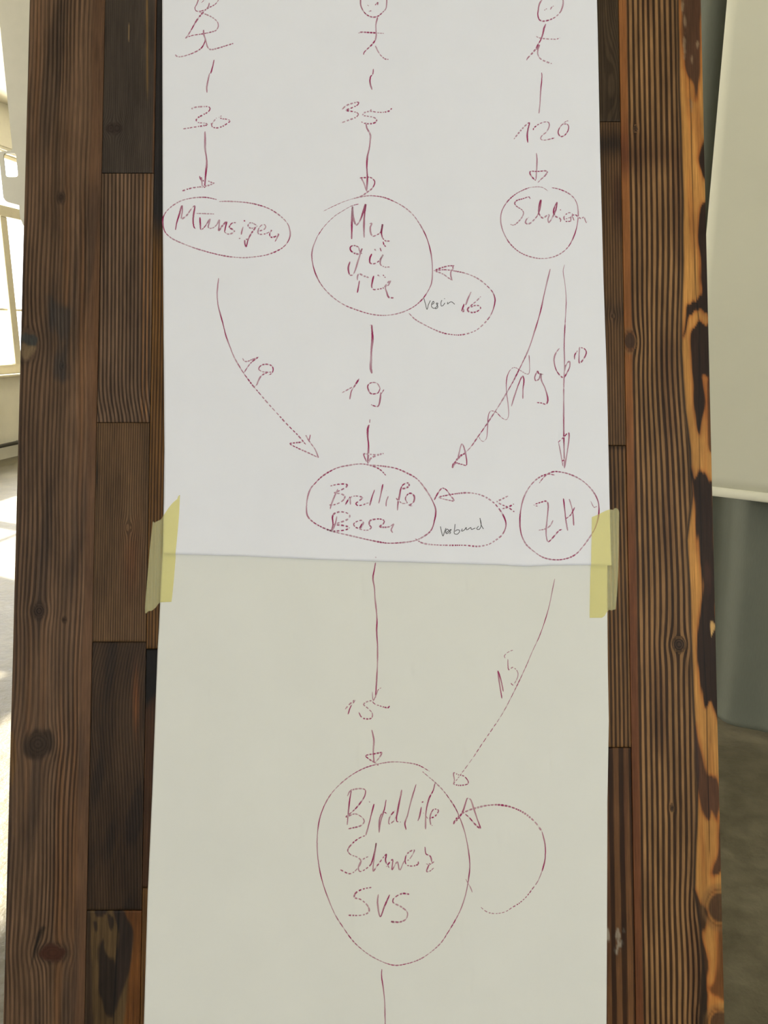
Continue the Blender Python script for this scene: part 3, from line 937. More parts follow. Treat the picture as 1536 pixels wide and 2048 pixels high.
drawing('drawn_line', [('E', 2.4, [(752, 910), (755, 970), (740, 1130), (730, 1300), (718, 1410)])], U)
drawing('handwritten_number', [
    ('E', 3.0, [(412, 1725), (470, 1650), (540, 1570), (600, 1525), (585, 1600), (575, 1680), (582, 1768)]),
    ('E', 2.4, [(648, 1615), (655, 1590), (720, 1540), (790, 1515), (835, 1520), (845, 1560), (815, 1630), (750, 1690), (742, 1725), (780, 1738), (850, 1725), (910, 1710)]),
    ('E', 2.6, [(1078, 1500), (1055, 1505), (1000, 1550), (965, 1600), (955, 1650), (985, 1692), (1030, 1680), (1070, 1630), (1082, 1570), (1060, 1540), (1000, 1545)])], U)
drawing('drawn_arrow', [
    ('F', 2.8, [(688, 175), (695, 260), (690, 380), (682, 500)]),
    ('F', 2.8, [(680, 512), (640, 475), (608, 425), (615, 400), (700, 400), (800, 393), (822, 405), (790, 455), (740, 500), (705, 537)])], U)
drawing('drawn_ring', [('F', 2.4, [(875, 598), (950, 612), (1050, 650), (1130, 705), (1175, 770), (1195, 840), (1200, 960), (1180, 1090), (1145, 1200), (1080, 1320), (1000, 1395), (900, 1445), (790, 1465), (680, 1460), (570, 1430), (470, 1380), (370, 1290), (300, 1180), (260, 1070), (250, 960), (275, 860), (340, 760), (430, 680), (520, 630), (600, 598)]),
                       ('F', 1.5, [(600, 598), (700, 588), (770, 600), (830, 640)])], U)
drawing('handwritten_word', [
    ('F', 2.6, [(612, 735), (595, 712), (520, 735), (450, 755), (422, 790), (450, 830), (510, 870), (530, 910), (505, 970), (440, 1040), (400, 1058), (368, 1045)]),
    ('F', 3.0, [(595, 960), (565, 990), (555, 1030), (590, 1043), (640, 1010), (700, 940), (730, 860), (742, 750), (720, 820), (715, 900), (740, 950), (770, 970), (830, 930), (845, 935), (830, 985), (840, 1025), (880, 970), (925, 870), (940, 780), (905, 850), (900, 910), (930, 955), (965, 965), (985, 990), (982, 1018)]),
    ('F', 2.2, [(978, 866), (991, 875)]),
    ('F', 2.4, [(1040, 985), (1120, 950), (1130, 920), (1090, 905), (1045, 930), (1025, 965), (1045, 1008), (1110, 1010)]),
    ('F', 2.4, [(1110, 1010), (1115, 950), (1160, 930), (1200, 955), (1235, 975), (1270, 960), (1285, 990), (1300, 1025), (1320, 1005)]), ('F', 2.4, [(1120, 930), (1150, 1000)])], U)
drawing('drawn_arrow', [
    ('J', 2.6, [(1022, 90), (1000, 180), (965, 330), (930, 490), (880, 660), (820, 840), (750, 990), (680, 1130), (600, 1270), (520, 1400), (440, 1520), (350, 1650), (270, 1760), (180, 1840), (155, 1870)]),
    ('J', 2.8, [(240, 1800), (180, 1830), (120, 1910)]),
    ('J', 2.8, [(165, 1850), (190, 1740), (205, 1715), (230, 1780), (245, 1910), (200, 1905), (130, 1890), (115, 1935), (150, 1880)])], U)
drawing('drawn_squiggle', [('J', 1.7, [(825, 890), (830, 970), (825, 1060), (800, 1065), (740, 1030), (690, 1005), (650, 1030), (620, 1100), (615, 1220), (630, 1340), (635, 1450), (615, 1490), (570, 1470), (520, 1420), (470, 1410), (448, 1450), (440, 1560), (430, 1660), (400, 1692), (370, 1670), (365, 1650)])], U)
drawing('handwritten_number', [
    ('J', 2.6, [(662, 1365), (690, 1270), (740, 1130), (765, 1085), (778, 1120), (770, 1200), (768, 1295)]),
    ('J', 3.0, [(955, 1070), (915, 1060), (905, 1040), (880, 1090), (885, 1125), (915, 1115), (935, 1065), (940, 1120), (975, 1200), (1000, 1300), (985, 1345), (940, 1335), (895, 1330)])], U)
drawing('drawn_arrow', [
    ('J', 1.4, [(1155, 50), (1142, 110), (1155, 200), (1168, 320), (1170, 420), (1160, 600)]), ('J', 2.2, [(1160, 600), (1152, 800), (1155, 950), (1148, 1200)]),
    ('J', 2.8, [(1148, 1200), (1148, 1500), (1150, 1700), (1155, 1940)]),
    ('J', 2.6, [(1095, 1700), (1150, 1650), (1190, 1610), (1198, 1640), (1185, 1760), (1170, 1850), (1155, 1940)]), ('J', 2.0, [(1100, 1700), (1120, 1800), (1140, 1920)]), ('J', 2.2, [(1130, 1880), (1160, 1850)])], U)
drawing('handwritten_number', [
    ('J', 2.8, [(1108, 825), (1070, 880), (1058, 940), (1075, 1020), (1110, 1075), (1145, 1098), (1180, 1050), (1205, 990), (1200, 945), (1165, 990), (1155, 1040)]),
    ('J', 2.4, [(1275, 850), (1250, 890), (1248, 930)]), ('J', 2.8, [(1295, 815), (1290, 900), (1295, 965), (1335, 920), (1358, 865), (1340, 830), (1305, 820)])], U)
drawing('drawn_arrow', [
    ('G', 2.6, [(242, 818), (320, 895), (440, 965), (560, 1025), (680, 1070), (800, 1092), (900, 1095), (1000, 1075), (1100, 1035), (1200, 950), (1280, 850), (1325, 740), (1340, 640), (1310, 550), (1240, 470), (1150, 395), (1060, 345), (950, 305), (820, 278), (700, 262), (560, 275)]),
    ('G', 3.0, [(570, 270), (650, 240), (740, 215), (820, 210)]), ('G', 3.2, [(580, 280), (680, 320), (750, 370), (800, 395)]),
    ('G', 2.8, [(805, 205), (800, 270)]), ('G', 2.8, [(815, 240), (780, 280), (775, 330), (790, 395)])], U)
drawing('handwritten_word', [
    ('G', 1.4, [(430, 620), (450, 690), (472, 768), (490, 710), (515, 655)]),
    ('G', 1.4, [(535, 705), (560, 690), (555, 665), (535, 690), (532, 735), (560, 755), (590, 740), (610, 690), (590, 690), (610, 730), (600, 755), (575, 760)]),
    ('G', 1.4, [(660, 650), (650, 690), (655, 725), (680, 715), (700, 685)]), ('G', 1.4, [(694, 628), (699, 636)]),
    ('G', 1.4, [(735, 675), (735, 700), (760, 680), (785, 672), (805, 685), (825, 705)])], U, PEN, 'small word in thin black pen')
drawing('handwritten_number', [
    ('G', 3.0, [(1035, 545), (1000, 620), (965, 715)]), ('G', 2.8, [(945, 700), (925, 760), (918, 790), (940, 795), (938, 760)]),
    ('G', 3.0, [(1158, 605), (1100, 665), (1040, 715), (1000, 750), (990, 775), (1010, 800), (1060, 808), (1120, 790), (1155, 755), (1140, 725), (1090, 718), (1030, 740)])], U)
drawing('drawn_line', [('I', 4.6, [(662, 70), (668, 150), (672, 250), (658, 400), (655, 500), (650, 620), (665, 690)]), ('I', 1.0, [(630, 78), (660, 68)])], U)
drawing('handwritten_number', [
    ('I', 2.6, [(285, 935), (350, 900), (410, 865)]), ('I', 3.2, [(500, 758), (450, 840), (405, 910), (390, 970), (382, 1020)]),
    ('I', 2.8, [(770, 880), (735, 820), (690, 805), (640, 815), (612, 850), (620, 900), (650, 945), (700, 950), (745, 935), (770, 880)]),
    ('I', 3.0, [(818, 895), (785, 950)]), ('I', 3.0, [(778, 930), (770, 1020), (755, 1090), (735, 1112), (695, 1105), (655, 1088)])], U)
drawing('drawn_arrow', [
    ('I', 2.6, [(640, 1275), (635, 1320)]), ('I', 3.8, [(628, 1345), (612, 1400), (612, 1500), (622, 1600), (618, 1720), (610, 1835)]),
    ('I', 3.4, [(550, 1715), (620, 1720), (720, 1728), (815, 1712)]), ('I', 3.2, [(555, 1715), (575, 1770), (595, 1815)]),
    ('I', 3.4, [(790, 1722), (720, 1740), (650, 1775), (625, 1820), (610, 1840)])], U)
drawing('drawn_ring', [('K', 3.0, [(930, 262), (880, 210), (820, 175), (740, 152), (660, 145), (560, 158), (450, 180), (360, 220), (270, 280), (210, 340), (160, 400), (130, 490), (120, 580), (125, 660), (155, 710), (220, 760), (320, 810), (430, 845), (600, 885), (750, 920), (880, 945), (960, 955), (1100, 948), (1220, 930), (1310, 890), (1390, 825), (1425, 730), (1440, 620), (1410, 530), (1340, 410), (1250, 300), (1150, 240), (1030, 190), (900, 168), (780, 155)])], U)
drawing('handwritten_word', [
    ('K', 3.0, [(365, 370), (430, 355), (510, 350), (535, 360), (520, 385), (430, 430), (405, 440), (470, 450), (510, 475), (500, 510), (450, 545), (385, 565), (348, 562)]),
    ('K', 3.0, [(440, 400), (400, 490), (370, 570), (362, 605)]), ('K', 2.8, [(565, 480), (540, 520), (515, 565)]),
    ('K', 2.8, [(568, 560), (570, 490), (600, 475), (650, 475), (690, 490), (660, 520), (625, 550), (640, 568), (690, 565), (740, 545)]),
    ('K', 2.8, [(815, 410), (790, 480), (765, 570)]), ('K', 2.4, [(740, 545), (775, 540)]), ('K', 2.8, [(900, 352), (880, 450), (858, 548)]),
    ('K', 2.8, [(955, 475), (935, 530), (932, 578)]), ('K', 1.3, [(934, 416), (940, 424)]),
    ('K', 3.4, [(1085, 400), (1140, 390), (1168, 365), (1155, 340), (1110, 355), (1085, 395), (1070, 470), (1055, 540), (1048, 620)]),
    ('K', 2.6, [(1035, 495), (1060, 520), (1100, 548), (1150, 545)]),
    ('K', 3.0, [(1150, 545), (1130, 500), (1150, 460), (1185, 445), (1220, 475), (1215, 530), (1180, 560), (1160, 565), (1205, 575)])], U)
drawing('handwritten_word', [
    ('K', 3.2, [(375, 830), (390, 760), (385, 690), (400, 655), (460, 635), (530, 645), (562, 675), (540, 710), (470, 740), (400, 765), (470, 770), (540, 785), (555, 800), (510, 820), (430, 830), (375, 828), (320, 812)]),
    ('K', 3.0, [(430, 680), (415, 750), (385, 825)]),
    ('K', 2.8, [(690, 750), (660, 800), (620, 790), (602, 760), (630, 735), (680, 722), (700, 745), (680, 790), (650, 802)]),
    ('K', 3.0, [(650, 802), (700, 820), (750, 820), (780, 795), (760, 760), (770, 725), (820, 710), (870, 708), (912, 725), (905, 755), (868, 785), (920, 792), (970, 785), (1010, 760), (985, 820), (1000, 848)])], U)
drawing('drawn_arrow', [
    ('L', 3.0, [(38, 565), (90, 598), (170, 612), (300, 617), (420, 617), (520, 625), (600, 610), (660, 575), (710, 530), (735, 460), (715, 390), (660, 310), (600, 260), (530, 228), (450, 215), (350, 222), (260, 238), (220, 248)]),
    ('L', 2.8, [(185, 270), (215, 215), (245, 180), (275, 190), (305, 230), (335, 275), (280, 268), (215, 252)])], U)
drawing('handwritten_word', [
    ('L', 1.4, [(232, 472), (240, 510), (252, 545), (265, 510), (275, 485)]),
    ('L', 1.4, [(275, 520), (295, 505), (285, 492), (272, 510), (280, 528), (305, 510), (315, 495), (300, 505), (310, 520), (300, 528)]),
    ('L', 1.4, [(345, 455), (340, 500), (340, 528), (365, 530), (380, 505), (362, 498), (345, 510)]),
    ('L', 1.4, [(400, 490), (395, 508), (415, 500), (430, 480), (432, 498), (450, 490), (465, 480), (470, 495), (500, 485)]),
    ('L', 1.4, [(525, 470), (510, 490), (530, 495), (545, 460), (535, 408)]), ('L', 1.4, [(535, 408), (545, 460), (562, 492)])], U, PEN, 'small word in thin black pen')
drawing('handwritten_number', [('L', 3.0, [(752, 238), (700, 265), (668, 282), (700, 305), (750, 325), (800, 362)]), ('L', 3.0, [(795, 300), (750, 325), (700, 338)])], U)
drawing('drawn_ring', [('L', 2.8, [(1110, 78), (1050, 72), (985, 100), (930, 150), (890, 210), (862, 280), (845, 370), (842, 460), (855, 540), (890, 610), (950, 665), (1020, 710), (1110, 728), (1200, 718), (1270, 685), (1330, 620), (1380, 550), (1420, 480), (1445, 390), (1445, 300), (1420, 230), (1370, 165), (1310, 115), (1230, 75), (1150, 55), (1090, 55), (1030, 90), (990, 140)]),
                       ('L', 1.8, [(1385, 278), (1410, 325), (1432, 318)])], U)
drawing('handwritten_word', [
    ('L', 2.8, [(978, 318), (950, 308), (1000, 288), (1045, 280), (1058, 310), (1050, 420), (1042, 510), (1048, 570), (1060, 590), (1110, 540), (1140, 505), (1165, 495)]),
    ('L', 2.6, [(985, 502), (1040, 490), (1075, 465), (1095, 425)]), ('L', 2.6, [(1175, 258), (1185, 340), (1195, 430), (1208, 505)]),
    ('L', 2.6, [(1220, 262), (1245, 350), (1255, 465)]), ('L', 2.6, [(1190, 415), (1230, 385), (1262, 325)])], U)
drawing('drawn_dot', [('M', 3.2, [(494, 62), (502, 69)])], U)
drawing('drawn_line', [
    ('M', 2.8, [(495, 112), (485, 170), (472, 250), (485, 340), (490, 430), (500, 520), (508, 620), (505, 720), (512, 850), (512, 1000), (505, 1150), (495, 1310)]),
    ('M', 1.8, [(465, 1260), (475, 1335), (500, 1290), (520, 1240), (545, 1225)])], W)
drawing('handwritten_number', [
    ('M', 2.8, [(225, 1415), (265, 1370), (312, 1335), (275, 1390), (250, 1460)]),
    ('M', 2.6, [(620, 1385), (605, 1402), (550, 1390), (490, 1370), (455, 1340), (390, 1370), (430, 1410), (465, 1450), (462, 1490), (430, 1502), (375, 1490), (345, 1440)])], W)
drawing('drawn_arrow', [
    ('M', 3.2, [(462, 1598), (480, 1690), (475, 1790), (482, 1890)]), ('M', 3.0, [(555, 1798), (480, 1812), (408, 1828), (440, 1860), (490, 1890), (520, 1915)]),
    ('M', 3.0, [(555, 1800), (525, 1850), (490, 1890)])], W)
drawing('drawn_arrow', [
    ('N', 1.7, [(1108, 78), (1090, 160), (1060, 310), (1020, 450), (970, 590), (910, 720), (850, 860), (780, 1010), (710, 1150), (640, 1280), (560, 1400), (470, 1530), (370, 1680), (290, 1790), (205, 1905)]),
    ('N', 2.4, [(212, 1905), (270, 1912), (335, 1898), (335, 1870), (300, 1830), (250, 1818), (210, 1802), (215, 1870), (205, 1900)])], W)
drawing('handwritten_number', [
    ('N', 2.6, [(600, 895), (615, 1000), (638, 1140)]), ('N', 2.8, [(602, 895), (630, 980), (650, 1080)]),
    ('N', 2.0, [(735, 712), (700, 725), (660, 760), (665, 782)]), ('N', 2.0, [(690, 792), (698, 885), (735, 865), (775, 900), (780, 940), (760, 990), (735, 1022), (715, 1000)])], W)
drawing('drawn_ring', [('O', 2.2, [(1105, 178), (1010, 125), (900, 103), (780, 98), (670, 115), (550, 150), (440, 210), (340, 290), (260, 380), (200, 490), (165, 600), (148, 740), (150, 880), (165, 1000), (195, 1130), (240, 1260), (300, 1400), (370, 1510), (450, 1620), (560, 1720), (680, 1790), (800, 1830), (900, 1820), (1010, 1785), (1100, 1730), (1200, 1640), (1260, 1550), (1320, 1450), (1370, 1350), (1410, 1230), (1435, 1100), (1447, 980), (1435, 850), (1410, 720), (1380, 620), (1330, 500), (1280, 420), (1220, 340), (1150, 270), (1045, 180)])], W)
drawing('handwritten_word', [
    ('O', 2.8, [(440, 330), (425, 420), (412, 540), (403, 635)]),
    ('O', 2.8, [(405, 390), (430, 345), (500, 325), (555, 335), (555, 380), (520, 440), (460, 510), (395, 565), (470, 540), (530, 570), (548, 605), (520, 640), (410, 668)]),
    ('O', 2.6, [(632, 455), (605, 560), (585, 640), (562, 722)]), ('O', 2.2, [(588, 433), (597, 441)]),
    ('O', 2.6, [(735, 420), (720, 500), (690, 600), (675, 700)]), ('O', 2.6, [(675, 700), (680, 580), (710, 525), (745, 540)]),
    ('O', 2.6, [(810, 510), (765, 570), (760, 625), (800, 600), (830, 540), (868, 335)]), ('O', 2.6, [(868, 335), (840, 470), (825, 600), (860, 610)]),
    ('O', 2.6, [(990, 288), (950, 420), (915, 560), (895, 620), (905, 675)]), ('O', 2.6, [(1035, 480), (1020, 560), (1005, 600)]), ('O', 2.4, [(1038, 442), (1052, 435)]),
    ('O', 2.8, [(1150, 280), (1135, 340), (1100, 410), (1075, 520), (1070, 670)]), ('O', 2.2, [(1050, 530), (1090, 580)]),
    ('O', 2.6, [(1095, 580), (1150, 560), (1180, 510), (1140, 500), (1110, 560), (1115, 630), (1130, 640)])], W)
drawing('handwritten_word', [
    ('O', 2.6, [(562, 722), (500, 750), (440, 800), (408, 850), (430, 885), (490, 910), (520, 940), (495, 1000), (430, 1050), (345, 1018)]),
    ('O', 2.6, [(590, 900), (535, 930), (500, 990), (510, 1030), (560, 1010), (610, 960), (650, 790), (635, 900), (625, 1025), (660, 980), (735, 885), (730, 940), (760, 1000)]),
    ('O', 2.6, [(735, 990), (790, 930), (785, 1015), (830, 950), (850, 1020), (880, 960), (890, 940)]),
    ('O', 2.6, [(890, 940), (930, 930), (975, 850), (930, 865), (900, 910), (905, 970), (950, 985), (1005, 970), (1010, 945)]),
    ('O', 2.6, [(1065, 820), (1075, 880), (1110, 900), (1125, 950)]), ('O', 2.4, [(1075, 965), (1105, 970), (1145, 945)]), ('O', 2.6, [(1105, 960), (1080, 1030), (1110, 1025), (1140, 1000)])], W)
drawing('handwritten_word', [
    ('O', 3.0, [(615, 1165), (540, 1180), (480, 1210), (465, 1250), (520, 1270), (575, 1320), (590, 1370), (540, 1400), (415, 1405)]),
    ('O', 3.0, [(668, 1225), (662, 1300), (685, 1415), (720, 1330), (765, 1228)]),
    ('O', 3.0, [(935, 1225), (870, 1220), (800, 1260), (795, 1295), (860, 1330), (915, 1380), (905, 1435), (850, 1462), (780, 1458), (812, 1470)])], W)
drawing('drawn_arrow', [
    ('P', 2.0, [(520, 1615), (580, 1665), (640, 1690), (730, 1695), (830, 1675), (920, 1620), (1010, 1565), (1100, 1485), (1180, 1380), (1250, 1280), (1300, 1160)]),
    ('P', 2.6, [(1300, 1160), (1335, 1030), (1345, 900), (1335, 790), (1300, 650)]),
    ('P', 3.6, [(1300, 650), (1220, 540), (1110, 440), (1000, 375), (870, 328), (730, 308), (600, 315), (480, 340), (370, 375), (280, 420), (200, 500), (170, 555)]),
    ('P', 3.0, [(170, 550), (235, 480), (290, 390), (340, 235), (355, 222), (390, 245), (430, 360), (470, 480), (510, 605), (450, 560), (380, 480), (320, 425)]),
    ('P', 1.8, [(325, 1255), (350, 1300), (385, 1360), (410, 1425)])], W)
drawing('drawn_line', [('Q', 2.4, [(797, 435), (792, 530), (805, 640), (825, 780), (840, 950), (845, 1150), (848, 1290), (850, 1900)])], W)


# ------------------------------------------------------------------ masking tape
def tape_material():
    m, nt, p = mat_new('masking_tape')
    out = nt.nodes['Material Output']
    n = noise(nt, 1.0, 4, 0.6, (400, 400, 60))
    nt.links.new(ramp(nt, n, [(0.3, (0.88, 0.85, 0.54)), (0.7, (0.95, 0.92, 0.62))]), p.inputs['Base Color'])
    p.inputs['Roughness'].default_value = 0.55
    tr = N(nt, 'ShaderNodeBsdfTransparent')
    tr.inputs['Color'].default_value = (1.0, 0.975, 0.76, 1)
    mx = N(nt, 'ShaderNodeMixShader')
    mx.inputs[0].default_value = 0.23
    nt.links.new(tr.outputs[0], mx.inputs[1])
    nt.links.new(p.outputs[0], mx.inputs[2])
    nt.links.new(mx.outputs[0], out.inputs['Surface'])
    nt.links.new(bump(nt, noise(nt, 1.0, 4, 0.6, (300, 300, 50)), 0.08, 0.0005), p.inputs['Normal'])
    return m


TAPE = tape_material()


def tape_h(X, Y, side, ridges):
    yb = np.interp(X, up_bot[:, 0], up_bot[:, 1])
    if side < 0:
        du, dl = X - ext(up_l, Y), X - ext(lo_l, Y)
    else:
        du, dl = ext(up_r, Y) - X, ext(lo_r, Y) - X
    h_up = smooth(-6, 0, du) * smooth(-6, 0, yb - Y) * (up_h(X, Y) + 0.0009)
    h_lo = smooth(-6, 0, dl) * (lo_h(X, Y) + 0.0007)
    h = np.maximum(np.maximum(h_up, h_lo), 0.0010)
    for rx, a, wd in ridges:
        h = h + a * np.exp(-((X - rx) / wd) ** 2)
    return h


def tape(outline, side, label, ridges=()):
    """outline: rows of (y, x_left, x_right) with torn ends given as fine polylines"""
    P = np.array([bp(*q) for q in outline])
    bm = bmesh.new()
    y0, y1 = P[:, 1].min(), P[:, 1].max()
    x0, x1 = P[:, 0].min(), P[:, 0].max()
    # clip a fine grid by the outline polygon
    vs_ = [bm.verts.new((p[0], p[1], 0)) for p in P]
    bm.faces.new(vs_)
    for axis, lo, hi, st in ((0, x0, x1, 2.0), (1, y0, y1, 5.0)):
        for c in np.arange(lo + st, hi, st):
            geom = bm.verts[:] + bm.edges[:] + bm.faces[:]
            co = (c, 0, 0) if axis == 0 else (0, c, 0)
            no = (1, 0, 0) if axis == 0 else (0, 1, 0)
            bmesh.ops.bisect_plane(bm, geom=geom, plane_co=co, plane_no=no)
    XY = np.array([v.co[:2] for v in bm.verts])
    H = tape_h(XY[:, 0], XY[:, 1], side, ridges)
    Lc = local(XY[:, 0], XY[:, 1], H)
    for v, c in zip(bm.verts, Lc):
        v.co = c
    bm.normal_update()
    avg = sum((f.normal.y for f in bm.faces))
    if avg > 0:
        bmesh.ops.reverse_faces(bm, faces=bm.faces[:])
    me = bm_mesh(bm, 'masking_tape', True)
    o = link('masking_tape', me, TAPE)
    o.matrix_world = BOARD_M
    sm = o.modifiers.new('thickness', 'SOLIDIFY'); sm.thickness = 0.00012; sm.offset = 1
    tag(o, label, 'tape', 'strips of masking tape joining the two sheets')
    return o


zl = lambda p: [(270 + x / 7.315, 970 + y / 7.315) for x, y in p]
tape(zl([(668, 145), (640, 170), (630, 205), (560, 265), (500, 340), (440, 430), (400, 480), (372, 510), (350, 520), (325, 530), (290, 552), (263, 530),
         (245, 680), (215, 960), (195, 1220), (170, 1520), (148, 1790), (155, 1885), (205, 1845), (250, 1838), (300, 1800), (340, 1745), (378, 1715),
         (540, 1708), (550, 1640), (575, 1380), (600, 1060), (630, 720), (655, 430)]), -1,
     'slanted strip of yellow masking tape with a pointed upper end and torn lower end',
     [(bp(311, 1100)[0], 0.0005, 2.5)])
zr = lambda p: [(1100 + x / 7.68, 1000 + y / 7.68) for x, y in p]
tape(zr([(635, 265), (720, 230), (850, 165), (905, 148), (930, 145), (965, 155), (985, 125), (1020, 123), (1048, 150), (1060, 190), (1056, 500), (1052, 800), (1045, 1100),
         (1030, 1400), (1015, 1580), (1005, 1675), (965, 1690), (935, 1698), (905, 1685), (870, 1715), (830, 1780), (790, 1808), (602, 1808), (608, 1400), (620, 1000), (630, 600)]), 1,
     'creased upright strip of yellow masking tape crossing the ring around the letters ZH',
     [(bp(1227, 1100)[0], 0.0009, 2.2), (bp(1221, 1100)[0], -0.0002, 2.0)])

# ------------------------------------------------------------------ the room (built in room axes, turned 10 degrees)
def in_room(o):
    o.rotation_euler = (0, 0, ROOM_ROT)
    return o


def floor_material():
    m, nt, p = mat_new('worn_concrete_floor')
    n1 = noise(nt, 1.6, 6, 0.62)
    n2 = noise(nt, 11.0, 6, 0.68)
    c1 = ramp(nt, n1, [(0.3, (0.095, 0.080, 0.045)), (0.72, (0.185, 0.162, 0.104))])
    c = mixc(nt, 1.0, c1, ramp(nt, n2, [(0.28, (0.6, 0.58, 0.54)), (0.62, (1.1, 1.1, 1.1))]), 'MULTIPLY')
    nt.links.new(c, p.inputs['Base Color'])
    r = N(nt, 'ShaderNodeMapRange')
    nt.links.new(n2, r.inputs['Value'])
    r.inputs['To Min'].default_value = 0.28
    r.inputs['To Max'].default_value = 0.58
    nt.links.new(r.outputs[0], p.inputs['Roughness'])
    mx = N(nt, 'ShaderNodeMath', operation='ADD')
    nt.links.new(noise(nt, 26, 5, 0.6), mx.inputs[0])
    nt.links.new(n2, mx.inputs[1])
    nt.links.new(bump(nt, mx.outputs[0], 0.35, 0.01), p.inputs['Normal'])
    return m


FLOOR = floor_material()
WALL = plain('cream_plaster', (0.80, 0.76, 0.63), 0.85, 0.06, 2.5, 0.2, 40, 0.004)
CEIL = plain('ceiling_plaster', (0.78, 0.75, 0.64), 0.9, 0.04, 2.0)
FRAME = plain('cream_window_paint', (0.66, 0.60, 0.44), 0.5, 0.05, 9)

bm = bmesh.new(); add_box(bm, LEFT_X - 0.4, RIGHT_X + 0.2, BACK_Y - 0.4, FRONT_Y + 0.2, -0.15, 0.0)
tag(in_room(link('floor', bm_mesh(bm, 'floor'), FLOOR)), kind='structure')
bm = bmesh.new(); add_box(bm, LEFT_X - 0.4, RIGHT_X + 0.2, BACK_Y - 0.4, FRONT_Y + 0.2, CEIL_Z, CEIL_Z + 0.15)
tag(in_room(link('ceiling', bm_mesh(bm, 'ceiling'), CEIL)), kind='structure')

WZ0, WZ1, WZ2, WZ3, WW = 1.02, 2.90, 3.03, 3.64, 1.0   # sill, transom, top, half width


def wall_with_windows(name, centers, a0, a1, t0, t1, along_y):
    """pieces of one wall left standing between its window openings"""
    bm = bmesh.new()
    def put(s0, s1, z0, z1):
        if along_y: add_box(bm, t0, t1, s0, s1, z0, z1)
        else: add_box(bm, s0, s1, t0, t1, z0, z1)
    put(a0, a1, 0, WZ0)
    put(a0, a1, WZ3, CEIL_Z)
    cur = a0
    for c in sorted(centers):
        put(cur, c - WW, WZ0, WZ3)
        cur = c + WW
    put(cur, a1, WZ0, WZ3)
    return tag(in_room(link(name, bm_mesh(bm, name), WALL)), kind='structure')


wall_with_windows('wall_left', LEFT_WINDOWS, BACK_Y, FRONT_Y, LEFT_X - 0.25, LEFT_X, True)
wall_with_windows('wall_back', BACK_WINDOWS, LEFT_X - 0.25, RIGHT_X + 0.2, BACK_Y - 0.25, BACK_Y, False)
wall_with_windows('wall_right', ADDED_RIGHT_WINDOWS, BACK_Y, FRONT_Y, RIGHT_X, RIGHT_X + 0.25, True)
bm = bmesh.new(); add_box(bm, LEFT_X, RIGHT_X, FRONT_Y, FRONT_Y + 0.2, 0, CEIL_Z)
tag(in_room(link('wall_front', bm_mesh(bm, 'wall_front'), WALL)), kind='structure')

# lintel moulding and cornice along the window wall
bm = bmesh.new()
add_box(bm, LEFT_X, LEFT_X + 0.035, BACK_Y, FRONT_Y, 3.70, 3.76)
add_box(bm, LEFT_X, LEFT_X + 0.02, BACK_Y, FRONT_Y, 3.66, 3.70)
tag(in_room(link('trim_1', bm_mesh(bm, 'trim'), WALL)), kind='structure')


def glass_material():
    m, nt, p = mat_new('window_glass')
    out = nt.nodes['Material Output']
    tr = N(nt, 'ShaderNodeBsdfTransparent')
    gl = N(nt, 'ShaderNodeBsdfGlossy')
    gl.inputs['Roughness'].default_value = 0.03
    n = noise(nt, 2.0, 2, 0.5)
    fr = N(nt, 'ShaderNodeMapRange')
    nt.links.new(n, fr.inputs['Value'])
    fr.inputs['To Min'].default_value = 0.05
    fr.inputs['To Max'].default_value = 0.08
    mx = N(nt, 'ShaderNodeMixShader')
    nt.links.new(fr.outputs[0], mx.inputs[0])
    nt.links.new(tr.outputs[0], mx.inputs[1])
    nt.links.new(gl.outputs[0], mx.inputs[2])
    nt.links.new(mx.outputs[0], out.inputs['Surface'])
    nt.nodes.remove(p)
    return m


GLASS = glass_material()


def make_window(n, center, along_y, right=False):
    root = bpy.data.objects.new('window_%d' % n, None)
    COL.objects.link(root)
    if right:
        root.location = room(RIGHT_X + 0.10, center, 0)
        root.rotation_euler = (0, 0, ROOM_ROT - math.pi / 2)
    elif along_y:
        root.location = room(LEFT_X - 0.10, center, 0)
        root.rotation_euler = (0, 0, ROOM_ROT + math.pi / 2)
    else:
        root.location = room(center, BACK_Y - 0.10, 0)
        root.rotation_euler = (0, 0, ROOM_ROT)
    root['kind'] = 'structure'

    def part(name, boxes, mat):
        bm = bmesh.new()
        for b in boxes: add_box(bm, *b)
        if mat is FRAME:
            bmesh.ops.bevel(bm, geom=bm.edges[:], offset=0.006, segments=1, affect='EDGES')
        return link(name, bm_mesh(bm, name), mat, root)
    d = 0.04
    part('window_frame', [(-WW, -WW + 0.07, -d, d, WZ0, WZ3), (WW - 0.07, WW, -d, d, WZ0, WZ3),
                          (-WW + 0.07, WW - 0.07, -d, d, WZ0, WZ0 + 0.115), (-WW + 0.07, WW - 0.07, -d, d, WZ3 - 0.05, WZ3)], FRAME)
    part('transom', [(-WW + 0.07, WW - 0.07, -0.06, 0.06, WZ1, WZ2)], FRAME)
    part('mullion', [(-0.065, 0.065, -0.05, 0.05, WZ0 + 0.115, WZ1)], FRAME)
    part('window_sill', [(-WW - 0.05, WW + 0.05, -0.18, -0.105, WZ0 - 0.03, WZ0)] if along_y else
         [(-WW - 0.05, WW + 0.05, 0.105, 0.18, WZ0 - 0.03, WZ0)], FRAME)
    for s in (-1, 1):
        xa, xb = sorted((s * 0.065, s * (WW - 0.07)))
        part('glazing_bar', [(xa, xb, -0.015, 0.015, 1.785, 1.815)], FRAME)
        part('pane', [(xa, xb, -0.004, 0.004, WZ0 + 0.115, 1.785)], GLASS)
        part('pane', [(xa, xb, -0.004, 0.004, 1.815, WZ1)], GLASS)
    part('pane', [(-WW + 0.07, WW - 0.07, -0.004, 0.004, WZ2, WZ3 - 0.05)], GLASS)


